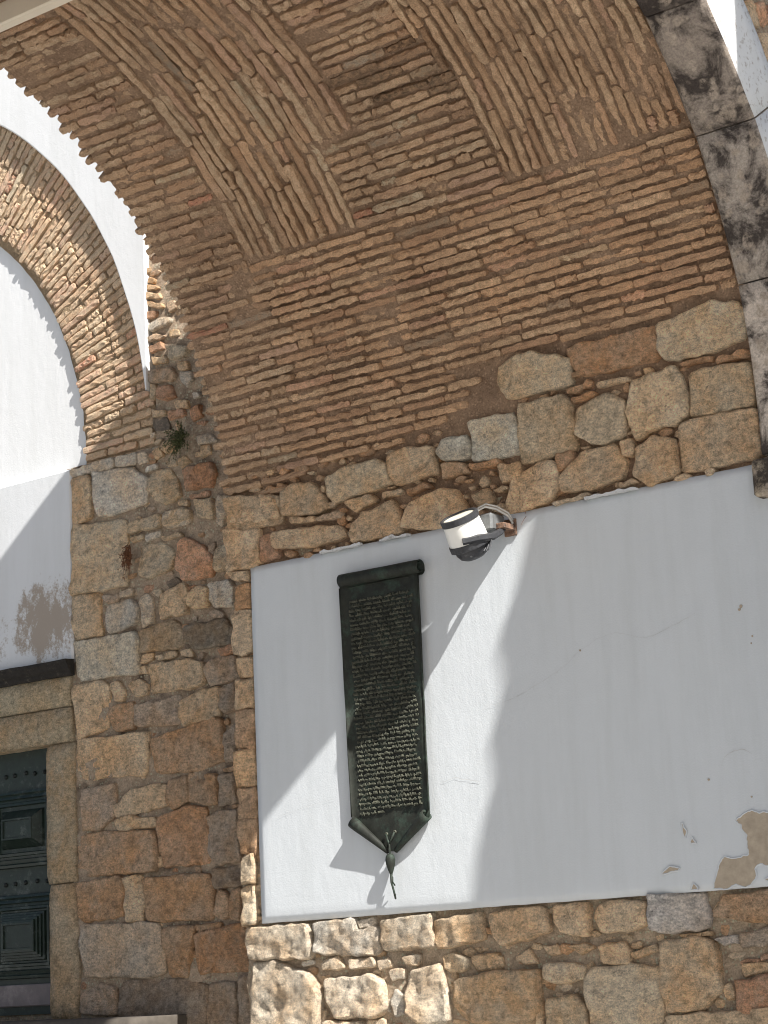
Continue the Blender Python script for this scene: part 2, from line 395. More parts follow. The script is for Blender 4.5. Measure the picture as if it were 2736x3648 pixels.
# ------------------------------------------------------------------ stones: outlines in wall coordinates (x, z)
FAR_STONES = '''
w -8.266,2.97 -7.99,2.953 -7.873,2.877 -7.884,2.731 -8.211,2.705 -8.251,2.736 -8.275,2.861
t -8.459,2.976 -8.328,2.966 -8.302,2.906 -8.319,2.728 -8.457,2.692
c -7.814,2.895 -7.69,2.892 -7.641,2.814 -7.612,2.731 -7.722,2.697 -7.799,2.735 -7.855,2.805
w -8.458,3.026 -8.306,3.033 -8.3,2.986 -8.452,2.984
w -8.292,3.035 -8.122,3.038 -8.11,2.981 -8.273,2.971
w -8.102,3.034 -7.961,3.032 -7.95,2.975 -8.09,2.977
w -7.935,3.022 -7.856,3.022 -7.851,2.966 -7.923,2.965
w -7.871,2.936 -7.793,2.94 -7.787,2.91 -7.872,2.906
c -8.005,2.634 -7.801,2.653 -7.769,2.633 -7.778,2.571 -8.013,2.577
w -7.73,2.645 -7.596,2.651 -7.54,2.602 -7.554,2.557 -7.714,2.56 -7.745,2.599
c -7.506,2.673 -7.394,2.668 -7.358,2.618 -7.379,2.555 -7.484,2.583
w -7.331,2.671 -7.234,2.644 -7.273,2.575 -7.301,2.504 -7.349,2.531
g -7.836,3.477 -7.79,3.497 -7.672,3.486 -7.628,3.437 -7.662,3.399 -7.831,3.431
r -7.767,3.382 -7.662,3.375 -7.632,3.304 -7.717,3.292 -7.768,3.322
t -7.825,3.415 -7.779,3.405 -7.788,3.336 -7.821,3.333
w -7.835,3.771 -7.728,3.786 -7.663,3.766 -7.677,3.734 -7.809,3.734
t -7.678,3.704 -7.6,3.696 -7.589,3.653 -7.666,3.661
g -7.85,3.703 -7.757,3.702 -7.699,3.673 -7.758,3.662 -7.838,3.665
r -7.832,3.638 -7.733,3.646 -7.714,3.601 -7.813,3.603
c -7.681,3.604 -7.578,3.59 -7.54,3.572 -7.56,3.527 -7.658,3.523
w -7.596,3.435 -7.519,3.423 -7.495,3.363 -7.547,3.34 -7.585,3.373
w -7.51,3.297 -7.472,3.294 -7.454,3.266 -7.499,3.265
t -7.816,3.262 -7.719,3.242 -7.707,3.205 -7.811,3.221
r -7.693,3.227 -7.577,3.213 -7.565,3.181 -7.682,3.175
r -7.526,3.202 -7.462,3.218 -7.445,3.156 -7.503,3.129
d -7.811,3.212 -7.707,3.19 -7.683,3.126 -7.8,3.14
w -7.84,3.128 -7.8,3.13 -7.808,3.102 -7.834,3.107
w -7.481,3.037 -7.393,3.043 -7.338,2.998 -7.357,2.983 -7.47,2.991
t -7.737,3.058 -7.646,3.06 -7.622,3.006 -7.701,2.982 -7.751,3.021
t -7.823,3.025 -7.764,3.033 -7.739,2.979 -7.792,2.965
t -7.625,2.938 -7.573,2.947 -7.536,2.901 -7.601,2.884
r -7.589,2.863 -7.386,2.873 -7.351,2.808 -7.391,2.739 -7.567,2.752
c -7.632,2.696 -7.569,2.694 -7.564,2.659 -7.633,2.667
t -7.807,3.567 -7.709,3.56 -7.697,3.517 -7.802,3.53
t -7.619,3.5 -7.542,3.493 -7.518,3.438 -7.608,3.452
t -7.64,3.275 -7.55,3.266 -7.538,3.22 -7.628,3.228
t -7.458,2.974 -7.383,2.969 -7.372,2.918 -7.447,2.913
t -7.715,2.945 -7.637,2.95 -7.639,2.901 -7.703,2.904
kb -7.852,4.016 -7.762,3.998 -7.743,3.968 -7.849,3.984
kb -7.856,3.975 -7.737,3.941 -7.718,3.906 -7.85,3.933
kb -7.831,3.913 -7.719,3.876 -7.707,3.842 -7.825,3.876
r -7.846,3.855 -7.753,3.838 -7.761,3.809 -7.841,3.803
kb -7.874,4.186 -7.837,4.172 -7.835,4.15 -7.871,4.157
kb -7.859,4.12 -7.805,4.112 -7.813,4.078 -7.859,4.089
kb -7.82,4.054 -7.781,4.039 -7.788,4.01 -7.828,4.025
r -7.543,2.718 -7.417,2.715 -7.406,2.684 -7.531,2.692
c -8.45,2.688 -8.037,2.662 -8.034,2.284 -8.247,2.287 -8.457,2.295
c -7.743,2.64 -7.634,2.65 -7.546,2.629 -7.541,2.58 -7.713,2.562 -7.745,2.587
c -8.014,2.549 -7.908,2.551 -7.902,2.526 -7.988,2.516
w -7.876,2.546 -7.772,2.548 -7.773,2.519 -7.87,2.506
t -7.766,2.513 -7.625,2.518 -7.613,2.497 -7.754,2.491
c -7.923,2.481 -7.767,2.479 -7.679,2.421 -7.695,2.328 -7.851,2.29 -7.927,2.326
r2 -7.64,2.453 -7.589,2.473 -7.441,2.401 -7.381,2.325 -7.397,2.233 -7.609,2.247 -7.651,2.311
g -7.415,2.416 -7.366,2.417 -7.382,2.316 -7.405,2.348
c -7.361,2.379 -7.305,2.393 -7.252,2.333 -7.261,2.259 -7.359,2.256 -7.376,2.315
w -7.417,2.19 -7.264,2.194 -7.236,2.134 -7.257,2.053 -7.379,2.062 -7.42,2.106
c -7.574,2.157 -7.51,2.194 -7.436,2.174 -7.428,2.078 -7.539,2.076 -7.576,2.11
t -7.776,2.178 -7.622,2.23 -7.585,2.206 -7.59,2.055 -7.767,2.057
w -8.195,2.182 -8.01,2.193 -7.958,2.147 -7.954,2.06 -8.172,2.023 -8.204,2.095
g -8.234,2.246 -8.101,2.236 -8.115,2.199 -8.195,2.201
w -8.094,2.25 -7.995,2.254 -7.989,2.219 -8.088,2.215
w -7.925,2.171 -7.879,2.203 -7.841,2.168 -7.838,2.043 -7.923,2.031
c -7.846,2.212 -7.788,2.227 -7.763,2.204 -7.802,2.177
t -8.458,2.275 -8.247,2.258 -8.239,2.023 -8.462,2.034
w2 -8.456,2.008 -7.969,2.004 -7.968,1.771 -8.204,1.786 -8.433,1.776
b2 -7.943,2.01 -7.679,2.03 -7.619,1.946 -7.628,1.872 -7.939,1.886
d2 -7.593,1.98 -7.308,1.987 -7.263,1.915 -7.278,1.844 -7.51,1.847 -7.595,1.915
g -7.429,2.032 -7.343,2.047 -7.314,2.006 -7.393,1.999
t -7.927,1.875 -7.85,1.874 -7.851,1.827 -7.935,1.828
t -7.825,1.852 -7.685,1.857 -7.667,1.826 -7.787,1.818
t -7.647,1.856 -7.559,1.854 -7.548,1.815 -7.636,1.813
r -7.363,1.828 -7.265,1.842 -7.256,1.786 -7.353,1.785
t -7.884,1.807 -7.574,1.8 -7.476,1.768 -7.468,1.647 -7.616,1.642 -7.869,1.654
g -7.471,1.74 -7.39,1.776 -7.256,1.772 -7.236,1.673 -7.273,1.641 -7.419,1.641
t -7.961,1.803 -7.903,1.8 -7.898,1.766 -7.956,1.769
t -8.453,1.749 -8.231,1.761 -8.192,1.717 -8.211,1.5 -8.438,1.458
t -8.179,1.735 -8.113,1.746 -8.062,1.682 -8.076,1.637 -8.142,1.635
t -8.035,1.717 -7.969,1.742 -7.893,1.7 -7.907,1.645 -7.998,1.642
b -8.188,1.607 -8.011,1.615 -7.993,1.58 -8.002,1.468 -8.145,1.474 -8.183,1.545
g -7.986,1.598 -7.667,1.611 -7.66,1.457 -7.964,1.473
t -7.644,1.576 -7.493,1.623 -7.371,1.617 -7.371,1.47 -7.611,1.443 -7.646,1.493
g -7.359,1.606 -7.25,1.629 -7.243,1.492 -7.328,1.479 -7.362,1.524
t -8.439,1.449 -7.901,1.433 -7.889,1.399 -7.92,1.207 -8.402,1.225 -8.448,1.287
b -7.857,1.396 -7.413,1.462 -7.354,1.432 -7.35,1.223 -7.57,1.191 -7.831,1.207 -7.86,1.303
g -7.345,1.358 -7.259,1.403 -7.266,1.224 -7.326,1.221
r -7.903,2.254 -7.832,2.253 -7.84,2.216 -7.898,2.22
d -7.742,2.254 -7.672,2.267 -7.622,2.24 -7.711,2.216
g -8.417,1.163 -8.166,1.173 -8.155,1.083 -8.156,1.009 -8.276,0.944 -8.408,0.945
t -8.149,1.054 -8.011,1.135 -7.782,1.141 -7.774,1.021 -8.131,0.988
b -7.751,1.147 -7.626,1.167 -7.618,1.035 -7.724,1.003 -7.754,1.056
b -7.613,1.171 -7.4,1.155 -7.4,0.997 -7.612,1.03
g -7.383,1.139 -7.281,1.148 -7.263,1.003 -7.382,0.996
b -7.351,1.181 -7.279,1.192 -7.286,1.157 -7.352,1.159
t -8.144,0.97 -8.041,0.989 -7.863,0.965 -7.852,0.918 -8.12,0.917
b -8.449,0.906 -8.355,0.922 -7.859,0.892 -7.859,0.673 -8.439,0.69
b3 -7.832,0.953 -7.601,1.002 -7.491,0.983 -7.483,0.879 -7.465,0.699 -7.796,0.696
g -7.475,0.932 -7.396,0.952 -7.265,0.95 -7.246,0.692 -7.43,0.688 -7.475,0.771
t -7.842,0.813 -7.805,0.815 -7.806,0.769 -7.838,0.767
t -7.844,0.754 -7.8,0.76 -7.802,0.697 -7.846,0.695
g2 -7.437,0.662 -7.265,0.659 -7.257,0.562 -7.435,0.56
b -8.447,0.649 -8.152,0.666 -8.108,0.627 -8.112,0.454 -8.418,0.439 -8.45,0.491
t -8.094,0.653 -7.973,0.659 -7.943,0.589 -7.96,0.427 -8.081,0.429
b -7.923,0.642 -7.48,0.638 -7.457,0.593 -7.47,0.404 -7.917,0.416
b -7.399,0.553 -7.341,0.515 -7.339,0.418 -7.393,0.4 -7.439,0.433
b -7.329,0.531 -7.264,0.545 -7.264,0.388 -7.322,0.4
g3 -8.431,0.421 -7.855,0.403 -7.809,0.276 -7.813,0.143 -7.913,0.121 -8.397,0.14 -8.433,0.306
b -7.819,0.357 -7.707,0.377 -7.586,0.362 -7.643,0.119 -7.764,0.124 -7.809,0.258
b3 -7.575,0.326 -7.253,0.37 -7.223,0.248 -7.217,0.127 -7.558,0.128
b -7.586,0.375 -7.418,0.379 -7.395,0.352 -7.562,0.343
g -8.425,0.05 -8.294,0.1 -8.179,0.073 -8.15,-0.067 -8.44,-0.058
g2 -8.127,0.102 -7.692,0.099 -7.513,0.061 -7.535,-0.223 -8.134,-0.201
g2 -7.501,0.061 -7.312,0.067 -7.289,-0.228 -7.511,-0.223
g2 -7.294,0.087 -7.206,0.11 -7.208,-0.23 -7.277,-0.211
'''
SIDE_STONES = '''
t2 -6.99,2.371 -6.759,2.332 -6.789,2.158 -6.969,2.151
b -6.95,2.049 -6.862,2.072 -6.858,1.947 -6.948,1.942
t2 -6.973,1.91 -6.851,1.911 -6.853,1.743 -6.912,1.707 -6.974,1.725
t2 -6.964,1.688 -6.855,1.682 -6.854,1.586 -6.951,1.59
t2 -6.963,1.574 -6.854,1.569 -6.854,1.43 -6.968,1.434
b -6.969,1.417 -6.855,1.413 -6.858,1.215 -6.965,1.235
t2 -6.983,1.211 -6.858,1.206 -6.86,1.035 -6.984,1.047
t2 -6.971,1.95 -6.856,1.938 -6.853,1.918 -6.967,1.923
r -6.749,2.294 -6.658,2.297 -6.646,2.18 -6.743,2.169
t2 -6.996,2.146 -6.86,2.134 -6.856,2.089 -6.942,2.093
b -6.968,1.014 -6.861,1.013 -6.861,0.868 -6.968,0.877
b -6.98,0.861 -6.861,0.86 -6.863,0.692 -6.975,0.708
c -6.97,0.674 -6.886,0.685 -6.885,0.555 -6.97,0.556
c -6.971,0.514 -6.892,0.53 -6.888,0.351 -6.978,0.348
t2 -6.958,2.518 -6.898,2.525 -6.627,2.486 -6.627,2.345 -6.949,2.355
c -4.32,2.851 -4.239,2.863 -4.06,2.898 -3.94,2.87 -3.901,2.825 -3.92,2.71 -4.123,2.68 -4.301,2.695 -4.326,2.746
r3 -4.796,2.856 -4.339,2.848 -4.345,2.758 -4.378,2.704 -4.626,2.71 -4.751,2.721 -4.795,2.777
t3 -5.183,2.843 -5.072,2.883 -4.874,2.841 -4.814,2.797 -4.818,2.688 -4.999,2.694 -5.163,2.687 -5.201,2.783
t3 -4.204,2.606 -4.117,2.618 -3.913,2.589 -3.91,2.498 -3.921,2.409 -4.104,2.408 -4.221,2.424
t3 -4.504,2.638 -4.317,2.653 -4.282,2.653 -4.247,2.553 -4.241,2.436 -4.318,2.405 -4.449,2.4 -4.513,2.381 -4.545,2.49
t3 -4.81,2.568 -4.671,2.61 -4.561,2.564 -4.562,2.462 -4.592,2.397 -4.745,2.395 -4.829,2.468
t3 -5.107,2.652 -4.876,2.645 -4.838,2.597 -4.846,2.391 -5.081,2.379 -5.137,2.39 -5.142,2.513
t2 -4.284,2.398 -3.907,2.391 -3.912,2.178 -4.296,2.175
t2 -4.518,2.335 -4.427,2.364 -4.325,2.336 -4.313,2.178 -4.463,2.155 -4.537,2.212
t2 -4.922,2.26 -4.803,2.366 -4.639,2.367 -4.593,2.286 -4.617,2.211 -4.745,2.187 -4.908,2.201
t2 -5.181,2.325 -5.045,2.364 -4.953,2.339 -4.933,2.246 -4.984,2.183 -5.127,2.151 -5.251,2.157
r3 -4.237,2.666 -4.092,2.664 -4.094,2.643 -4.231,2.648
r3 -4.069,2.649 -3.918,2.657 -3.917,2.623 -4.065,2.625
t2 -4.679,2.667 -4.51,2.655 -4.511,2.638 -4.681,2.644
r3 -4.824,2.626 -4.694,2.635 -4.697,2.616 -4.819,2.601
w -4.967,2.159 -4.783,2.166 -4.775,2.149 -4.959,2.142
r3 -4.95,2.379 -4.856,2.385 -4.853,2.32 -4.938,2.303
t2 -4.602,2.383 -4.539,2.387 -4.538,2.307 -4.591,2.31
w2 -5.398,2.629 -5.146,2.615 -5.153,2.426 -5.404,2.445
w2 -5.588,2.567 -5.546,2.58 -5.438,2.563 -5.425,2.478 -5.471,2.462 -5.57,2.472 -5.6,2.519
t2 -5.899,2.551 -5.843,2.574 -5.641,2.552 -5.626,2.424 -5.79,2.412 -5.863,2.409 -5.898,2.475
t3 -6.299,2.523 -6.175,2.552 -5.983,2.554 -5.925,2.514 -5.904,2.416 -6.258,2.39 -6.298,2.436
t2 -6.598,2.49 -6.52,2.528 -6.4,2.511 -6.341,2.444 -6.313,2.386 -6.381,2.355 -6.602,2.384
t2 -6.856,2.491 -6.737,2.514 -6.652,2.464 -6.636,2.382 -6.797,2.374 -6.935,2.397 -6.952,2.463
t2 -5.847,2.193 -5.799,2.304 -5.593,2.342 -5.534,2.323 -5.48,2.23 -5.505,2.152 -5.685,2.157
t2 -6.158,2.264 -6.092,2.304 -5.911,2.332 -5.855,2.22 -5.859,2.162 -6.153,2.168
t2 -5.437,2.281 -5.339,2.288 -5.314,2.225 -5.384,2.205
t2 -6.653,2.293 -6.473,2.298 -6.244,2.267 -6.215,2.202 -6.423,2.191 -6.645,2.219
t2 -6.872,2.261 -6.767,2.285 -6.755,2.162 -6.876,2.154
t2 -6.548,2.355 -6.393,2.345 -6.383,2.318 -6.55,2.324
r3 -5.814,2.374 -5.69,2.386 -5.672,2.357 -5.796,2.346
r3 -5.425,2.428 -5.269,2.423 -5.262,2.397 -5.418,2.402
t2 -5.96,2.384 -5.844,2.388 -5.836,2.361 -5.952,2.352
g -6.383,2.329 -6.24,2.347 -6.231,2.311 -6.373,2.31
t2 -6.195,2.374 -6.044,2.39 -6.014,2.359 -6.144,2.322
b -5.582,2.458 -5.454,2.442 -5.449,2.391 -5.589,2.392
t2 -5.272,2.391 -5.157,2.386 -5.144,2.31 -5.26,2.306
'''
LOW_STONES = '''
k -6.943,0.321 -6.865,0.329 -6.555,0.325 -6.542,0.267 -6.541,0.162 -6.916,0.175 -6.952,0.247
w -6.491,0.329 -6.26,0.333 -6.247,0.284 -6.134,0.294 -6.129,0.199 -6.152,0.16 -6.44,0.174 -6.503,0.193
w -6.25,0.326 -6.152,0.332 -6.144,0.294 -6.237,0.287
k -6.092,0.315 -5.812,0.331 -5.807,0.261 -5.792,0.182 -6.08,0.177 -6.097,0.229
t -5.785,0.298 -5.524,0.322 -5.523,0.192 -5.695,0.178 -5.763,0.173 -5.793,0.252
k -6.484,0.143 -6.378,0.163 -6.339,0.105 -6.475,0.103
k -6.317,0.144 -6.173,0.149 -6.155,0.105 -6.298,0.103
k -6.143,0.128 -6.072,0.141 -6.054,0.101 -6.135,0.089
k -5.991,0.145 -5.892,0.148 -5.905,0.102 -5.974,0.105
k -6.917,0.146 -6.763,0.152 -6.561,0.082 -6.492,-0.008 -6.532,-0.182 -6.941,-0.172
k -6.457,0.054 -6.198,0.064 -6.118,0.033 -6.099,-0.069 -6.147,-0.122 -6.393,-0.123 -6.451,-0.042
w -6.073,-0.054 -6.04,-0.009 -5.997,-0.034 -6.002,-0.118 -6.047,-0.125
w -6.098,-0.053 -6.078,-0.05 -6.086,-0.1 -6.101,-0.096
k -5.936,0.073 -5.779,0.089 -5.754,0.027 -5.737,-0.157 -5.873,-0.172 -5.968,-0.119 -5.972,-0.027
c -5.751,0.134 -5.697,0.147 -5.614,0.113 -5.636,0.068 -5.713,0.063 -5.75,0.088
t -5.584,0.127 -5.452,0.136 -5.438,0.067 -5.57,0.058
t -5.686,0.024 -5.476,0.054 -5.237,0.051 -5.24,-0.111 -5.29,-0.176 -5.614,-0.168 -5.703,-0.089
k -6.209,-0.144 -6.118,-0.138 -6.111,-0.193 -6.212,-0.19
k -6.507,-0.096 -6.475,-0.089 -6.485,-0.136 -6.506,-0.135
k -6.457,-0.145 -6.25,-0.146 -6.253,-0.205 -6.459,-0.2
w -6.606,0.149 -6.547,0.154 -6.538,0.13 -6.602,0.124
k -5.859,0.201 -5.791,0.206 -5.783,0.17 -5.852,0.166
k -6.075,0.086 -5.985,0.09 -5.993,0.044 -6.058,0.039
t -5.713,0.056 -5.684,0.058 -5.698,-0.006 -5.722,-0.005
t -5.468,0.311 -5.354,0.331 -5.189,0.325 -5.17,0.227 -5.273,0.187 -5.421,0.176 -5.464,0.235
t -5.117,0.328 -4.947,0.333 -4.949,0.2 -4.993,0.195 -5.098,0.216 -5.121,0.269
t -4.896,0.308 -4.825,0.333 -4.654,0.315 -4.645,0.228 -4.715,0.203 -4.879,0.2 -4.904,0.264
w3 -4.622,0.342 -4.361,0.337 -4.353,0.247 -4.366,0.191 -4.523,0.182 -4.63,0.205
b -4.257,0.319 -4.018,0.329 -4.031,0.194 -4.203,0.211 -4.305,0.237
t -5.347,0.108 -5.285,0.143 -5.235,0.081 -5.308,0.077
t -5.207,0.154 -5.13,0.158 -5.115,0.12 -5.16,0.115
t -5.509,0.116 -5.434,0.12 -5.428,0.074 -5.513,0.07
c -5.2,0.065 -5.144,0.084 -4.995,0.063 -4.991,0.004 -5.143,-0.012 -5.199,0.013
t -4.901,0.139 -4.787,0.156 -4.757,0.111 -4.77,0.061 -4.881,0.066
t -4.745,0.103 -4.635,0.141 -4.613,0.104 -4.725,0.08
w3 -4.337,0.147 -4.224,0.156 -4.219,0.12 -4.292,0.113
g -4.208,0.155 -4.032,0.18 -4.04,0.105 -4.205,0.106
t -4.585,0.138 -4.41,0.151 -4.339,0.126 -4.323,0.041 -4.316,-0.064 -4.412,-0.138 -4.577,-0.146 -4.599,-0.018
c -4.962,0.04 -4.753,0.053 -4.603,0.032 -4.604,-0.075 -4.627,-0.244 -4.94,-0.236 -4.978,-0.054
c -5.202,-0.083 -5.049,-0.066 -4.991,-0.112 -4.984,-0.235 -5.204,-0.23
t -4.315,-0.05 -4.274,-0.038 -4.256,-0.101 -4.297,-0.113
r -4.234,-0.032 -4.052,-0.019 -4.07,-0.203 -4.218,-0.199 -4.235,-0.136
r -4.226,0.044 -4.138,0.059 -4.138,0.044 -4.22,0.03
r -4.13,0.062 -4.043,0.074 -4.044,0.055 -4.128,0.047
t -4.612,-0.17 -4.479,-0.16 -4.064,-0.148 -4.075,-0.257 -4.618,-0.244
t -5.068,0.147 -4.987,0.158 -4.928,0.133 -5,0.107
t -4.212,0.029 -4.046,0.043 -4.05,-0.005 -4.209,-0.019
c -4.997,0.041 -4.959,0.076 -4.948,0.047 -4.981,0.019
t -5.251,-0.133 -5.221,-0.097 -5.222,-0.23 -5.276,-0.228
t -4.307,0.301 -4.266,0.306 -4.312,0.245 -4.335,0.26
t -4.499,0.17 -4.351,0.176 -4.345,0.155 -4.492,0.155
'''


def parse(t):
    out = []
    for ln in t.strip().splitlines():
        a = ln.split()
        out.append((a[0], [tuple(map(float, p.split(','))) for p in a[1:]]))
    return out

def resample(P, step, seed, jit, cut=.955, cap=44):
    n = len(P)
    area = sum(P[i][0] * P[(i + 1) % n][1] - P[(i + 1) % n][0] * P[i][1] for i in range(n))
    if area < 0: P = P[::-1]
    Q = []
    for i in range(n):                                   # cut the corners once
        a, b = P[i], P[(i + 1) % n]
        Q.append((a[0] * cut + b[0] * (1 - cut), a[1] * cut + b[1] * (1 - cut))); Q.append((a[0] * (1 - cut) + b[0] * cut, a[1] * (1 - cut) + b[1] * cut))
    L = [0]
    for i in range(len(Q)):
        a, b = Q[i], Q[(i + 1) % len(Q)]; L.append(L[-1] + math.hypot(b[0] - a[0], b[1] - a[1]))
    N = max(10, min(cap, int(L[-1] / step)))
    out = []; k = 0
    for j in range(N):
        d = L[-1] * j / N
        while L[k + 1] < d: k += 1
        a, b = Q[k], Q[(k + 1) % len(Q)]; t = (d - L[k]) / max(1e-9, L[k + 1] - L[k])
        x = a[0] + (b[0] - a[0]) * t; z = a[1] + (b[1] - a[1]) * t
        x += jit * noise.noise((x * 19, z * 19, seed)); z += jit * noise.noise((x * 19, z * 19, seed + 9))
        out.append((x, z))
    return out

def inside_near(x, z, P, g):
    n = len(P)
    for i in range(n):
        x1, z1 = P[i]; x2, z2 = P[(i + 1) % n]
        L = (x2 - x1) ** 2 + (z2 - z1) ** 2 or 1e-9
        t = max(0, min(1, ((x - x1) * (x2 - x1) + (z - z1) * (z2 - z1)) / L))
        if (x1 + t * (x2 - x1) - x) ** 2 + (z1 + t * (z2 - z1) - z) ** 2 < g * g: return True
    return False

def stone(P, tone, y0, parent, h=.03, rough=.012, bend=False, mat='stone', seed=None, name='stone'):
    seed = rnd.random() * 90 if seed is None else seed
    O = resample(P, .02, seed, .011)
    n = len(O)
    cx = sum(p[0] for p in O) / n; cz = sum(p[1] for p in O) / n
    rad = sum(math.hypot(p[0] - cx, p[1] - cz) for p in O) / n
    gr = 1 + min(.011, rad * .14) / rad
    O = [(cx + (x - cx) * gr, cz + (z - cz) * gr) for x, z in O]
    h = min(h, rad * .5)
    small = rad < .045
    tx, tz = rnd.uniform(-.09, .09), rnd.uniform(-.09, .09)
    rings = [(0, -.07), (0, h * .45), (min(.005, rad * .1), h * .88), (min(.016, rad * .22), h)]
    V = []; F = []
    def put(x, z, c, k):
        f = fbm(x * 6, z * 6, seed, 3) * rough * 1.7 + fbm(x * 22, z * 22, seed + 5, 3) * rough * 1.0
        q = noise.noise((x * 9 + seed, z * 9, 3.3))
        f -= max(0, abs(q) - .18) * rough * 3.0 * (1 if q > 0 else .3)      # spalled hollows
        f += (abs(noise.noise((x * 34, z * 34, seed))) - .25) * rough * .9
        if small: f *= .5
        c2 = c + k * (f + (x - cx) * tx + (z - cz) * tz)
        V.append((x, y0 - c2 - (curve(z) if bend else 0), z))
    last = None
    for ri, (ins, c) in enumerate(rings):
        last = []
        for (x, z) in O:
            dx, dz = x - cx, z - cz; d = math.hypot(dx, dz) or 1e-6
            sc = max(.3, 1 - ins / d)
            last.append((cx + dx * sc, cz + dz * sc))
            put(*last[-1], c, 0 if ri == 0 else .55 if ri == 1 else 1)
    nr = len(V) // n
    for r_ in range(nr - 1):
        for i in range(n):
            j = (i + 1) % n
            F.append((r_ * n + i, r_ * n + j, (r_ + 1) * n + j, (r_ + 1) * n + i))
    pts = [Vector(p) for p in last]
    st = .021 if not small else .03
    x0 = min(p[0] for p in last); x1 = max(p[0] for p in last); z0 = min(p[1] for p in last); z1 = max(p[1] for p in last)
    row_ = 0; zz = z0 + st * .6
    while zz < z1:
        xx = x0 + (st * .5 if row_ % 2 else 0)
        while xx < x1:
            q = (xx + rnd.uniform(-.2, .2) * st, zz + rnd.uniform(-.2, .2) * st)
            if inside(*q, last) and not inside_near(*q, last, st * .45): pts.append(Vector(q))
            xx += st
        zz += st * .87; row_ += 1
    vo, eo, fo, _, _, _ = delaunay_2d_cdt(pts, [(i, (i + 1) % n) for i in range(n)], [], 1, 1e-5)
    b0 = len(V)
    for p in vo: put(p[0], p[1], h, 1)
    for f in fo: F.append(tuple(b0 + i for i in f))
    t = TONE[tone] if isinstance(tone, str) else tone
    v = rnd.uniform(.88, 1.1)
    return mesh_obj(name, V, F, M[mat], parent, True, tuple(c * v for c in t), loc=(cx, y0, cz))

def inside(x, z, P, grow=0):
    c = False; n = len(P)
    for i in range(n):
        x1, z1 = P[i]; x2, z2 = P[(i + 1) % n]
        if (z1 > z) != (z2 > z) and x < (x2 - x1) * (z - z1) / (z2 - z1) + x1: c = not c
        if grow:
            L = (x2 - x1) ** 2 + (z2 - z1) ** 2 or 1e-9
            t = max(0, min(1, ((x - x1) * (x2 - x1) + (z - z1) * (z2 - z1)) / L))
            if math.hypot(x1 + t * (x2 - x1) - x, z1 + t * (z2 - z1) - z) < grow: return True
    return c

def chips(polys, x0, x1, z0, z1, y0, parent, count, tones, smin, smax, bend=False, ok=None, h=.02):
    placed = []
    tries = 0
    while len(placed) < count and tries < count * 40:
        tries += 1
        x, z = rnd.uniform(x0, x1), rnd.uniform(z0, z1); s = rnd.uniform(smin, smax) ** 1.0
        if ok and not ok(x, z): continue
        if any(inside(x, z, P, s * .75) for P in polys if abs(P[0][0] - x) < .7 and abs(P[0][1] - z) < .7): continue
        if any(math.hypot(x - a, z - b) < s + t for a, b, t in placed): continue
        placed.append((x, z, s))
        k = rnd.randint(4, 6); a0 = rnd.random() * 6
        e = rnd.uniform(1.1, 2.1)
        P = [(x + s * e * math.cos(a0 + 6.283 * i / k) * rnd.uniform(.6, 1.15), z + s / e * 1.3 * math.sin(a0 + 6.283 * i / k) * rnd.uniform(.6, 1.15)) for i in range(k)]
        stone(P, rnd.choice(tones), y0 + rnd.uniform(0, .012), parent, h, .012, bend)

FAR = parse(FAR_STONES); SIDE = parse(SIDE_STONES); LOW = parse(LOW_STONES)

# ------------------------------------------------------------------ ground
g = MB(); g.add([(-120, -120, GZ), (120, -120, GZ), (120, 120, GZ), (-120, 120, GZ)], [(0, 1, 2, 3)])
tag(g.build('ground', M['paving']), 'pale stone paving in front of and under the gate', kind='structure')

# ------------------------------------------------------------------ far wall: rubble, plaster, blind arch
far = thing('rubble_wall', 'far rubble wall with whitewash, blind brick arch and green door set in it', 'wall')
fp = [p for _, p in FAR]
def far_bed(u, v):
    x = -8.52 + u * 1.62; z = -.35 + v * 5.6
    c = -.004 + .032 * fbm(x * 6, z * 6, 2.2, 4) + .014 * fbm(x * 24, z * 24, 7, 3)
    if z > 3.05 and x < -7.8 and math.hypot(x + 10.597, z - 3.063) < 2.84: c = -.09
    return (x, Y0 - c, z)
grid_obj('mortar_bed', far_bed, 90, 300, M['earth'], far)
b = MB(); b.box(-16, -6.9, Y0 + .12, Y0 + .7, GZ, 7.4); b.build('wall_core', M['earth'], far)
for t, P in FAR:
    stone(P, t, Y0, far, h=.026 if t not in ('d',) else .012, rough=.013)
chips(fp, -8.44, -7.15, -.2, 3.0, Y0, far, 80, ['t', 'r', 'b', 'g', 'b', 'b'], .014, .03)
chips(fp, -7.84, -7.15, 3.0, 4.3, Y0, far, 45, ['t', 'r', 'b', 'r', 'c'], .014, .034)

EC = (-10.597, 3.063, 2.773); IC = (-10.336, 3.122, 1.963)
def on_e(a, k=0): return (EC[0] + (EC[2] + k) * math.cos(a), EC[1] + (EC[2] + k) * math.sin(a))
# spandrel plaster around the arch
V = []; F = []
N_ = 90
for i in range(N_ + 1):
    a = math.radians(6.5) + math.radians(167) * i / N_
    x, z = on_e(a, .008 * noise.noise((i * .35, 1, 1)))
    ca, sa = math.cos(a), math.sin(a)
    k = min((2.768 / abs(ca)) if abs(ca) > 1e-6 else 99, (7.3 - EC[1]) / max(sa, 1e-6))
    ox, oz = EC[0] + k * ca, EC[1] + k * sa
    V += [(x, Y0 + .12, z), (x, Y0 - .032, z), (x + .008 * ca, Y0 - .038, z + .008 * sa), (ox, Y0 - .038, oz), (ox, Y0 + .12, oz)]
for i in range(N_):
    for k in range(4):
        F.append((i * 5 + k, (i + 1) * 5 + k, (i + 1) * 5 + k + 1, i * 5 + k + 1))
sp = mesh_obj('spandrel_plaster', V, F, M['plaster_far'], far, False)
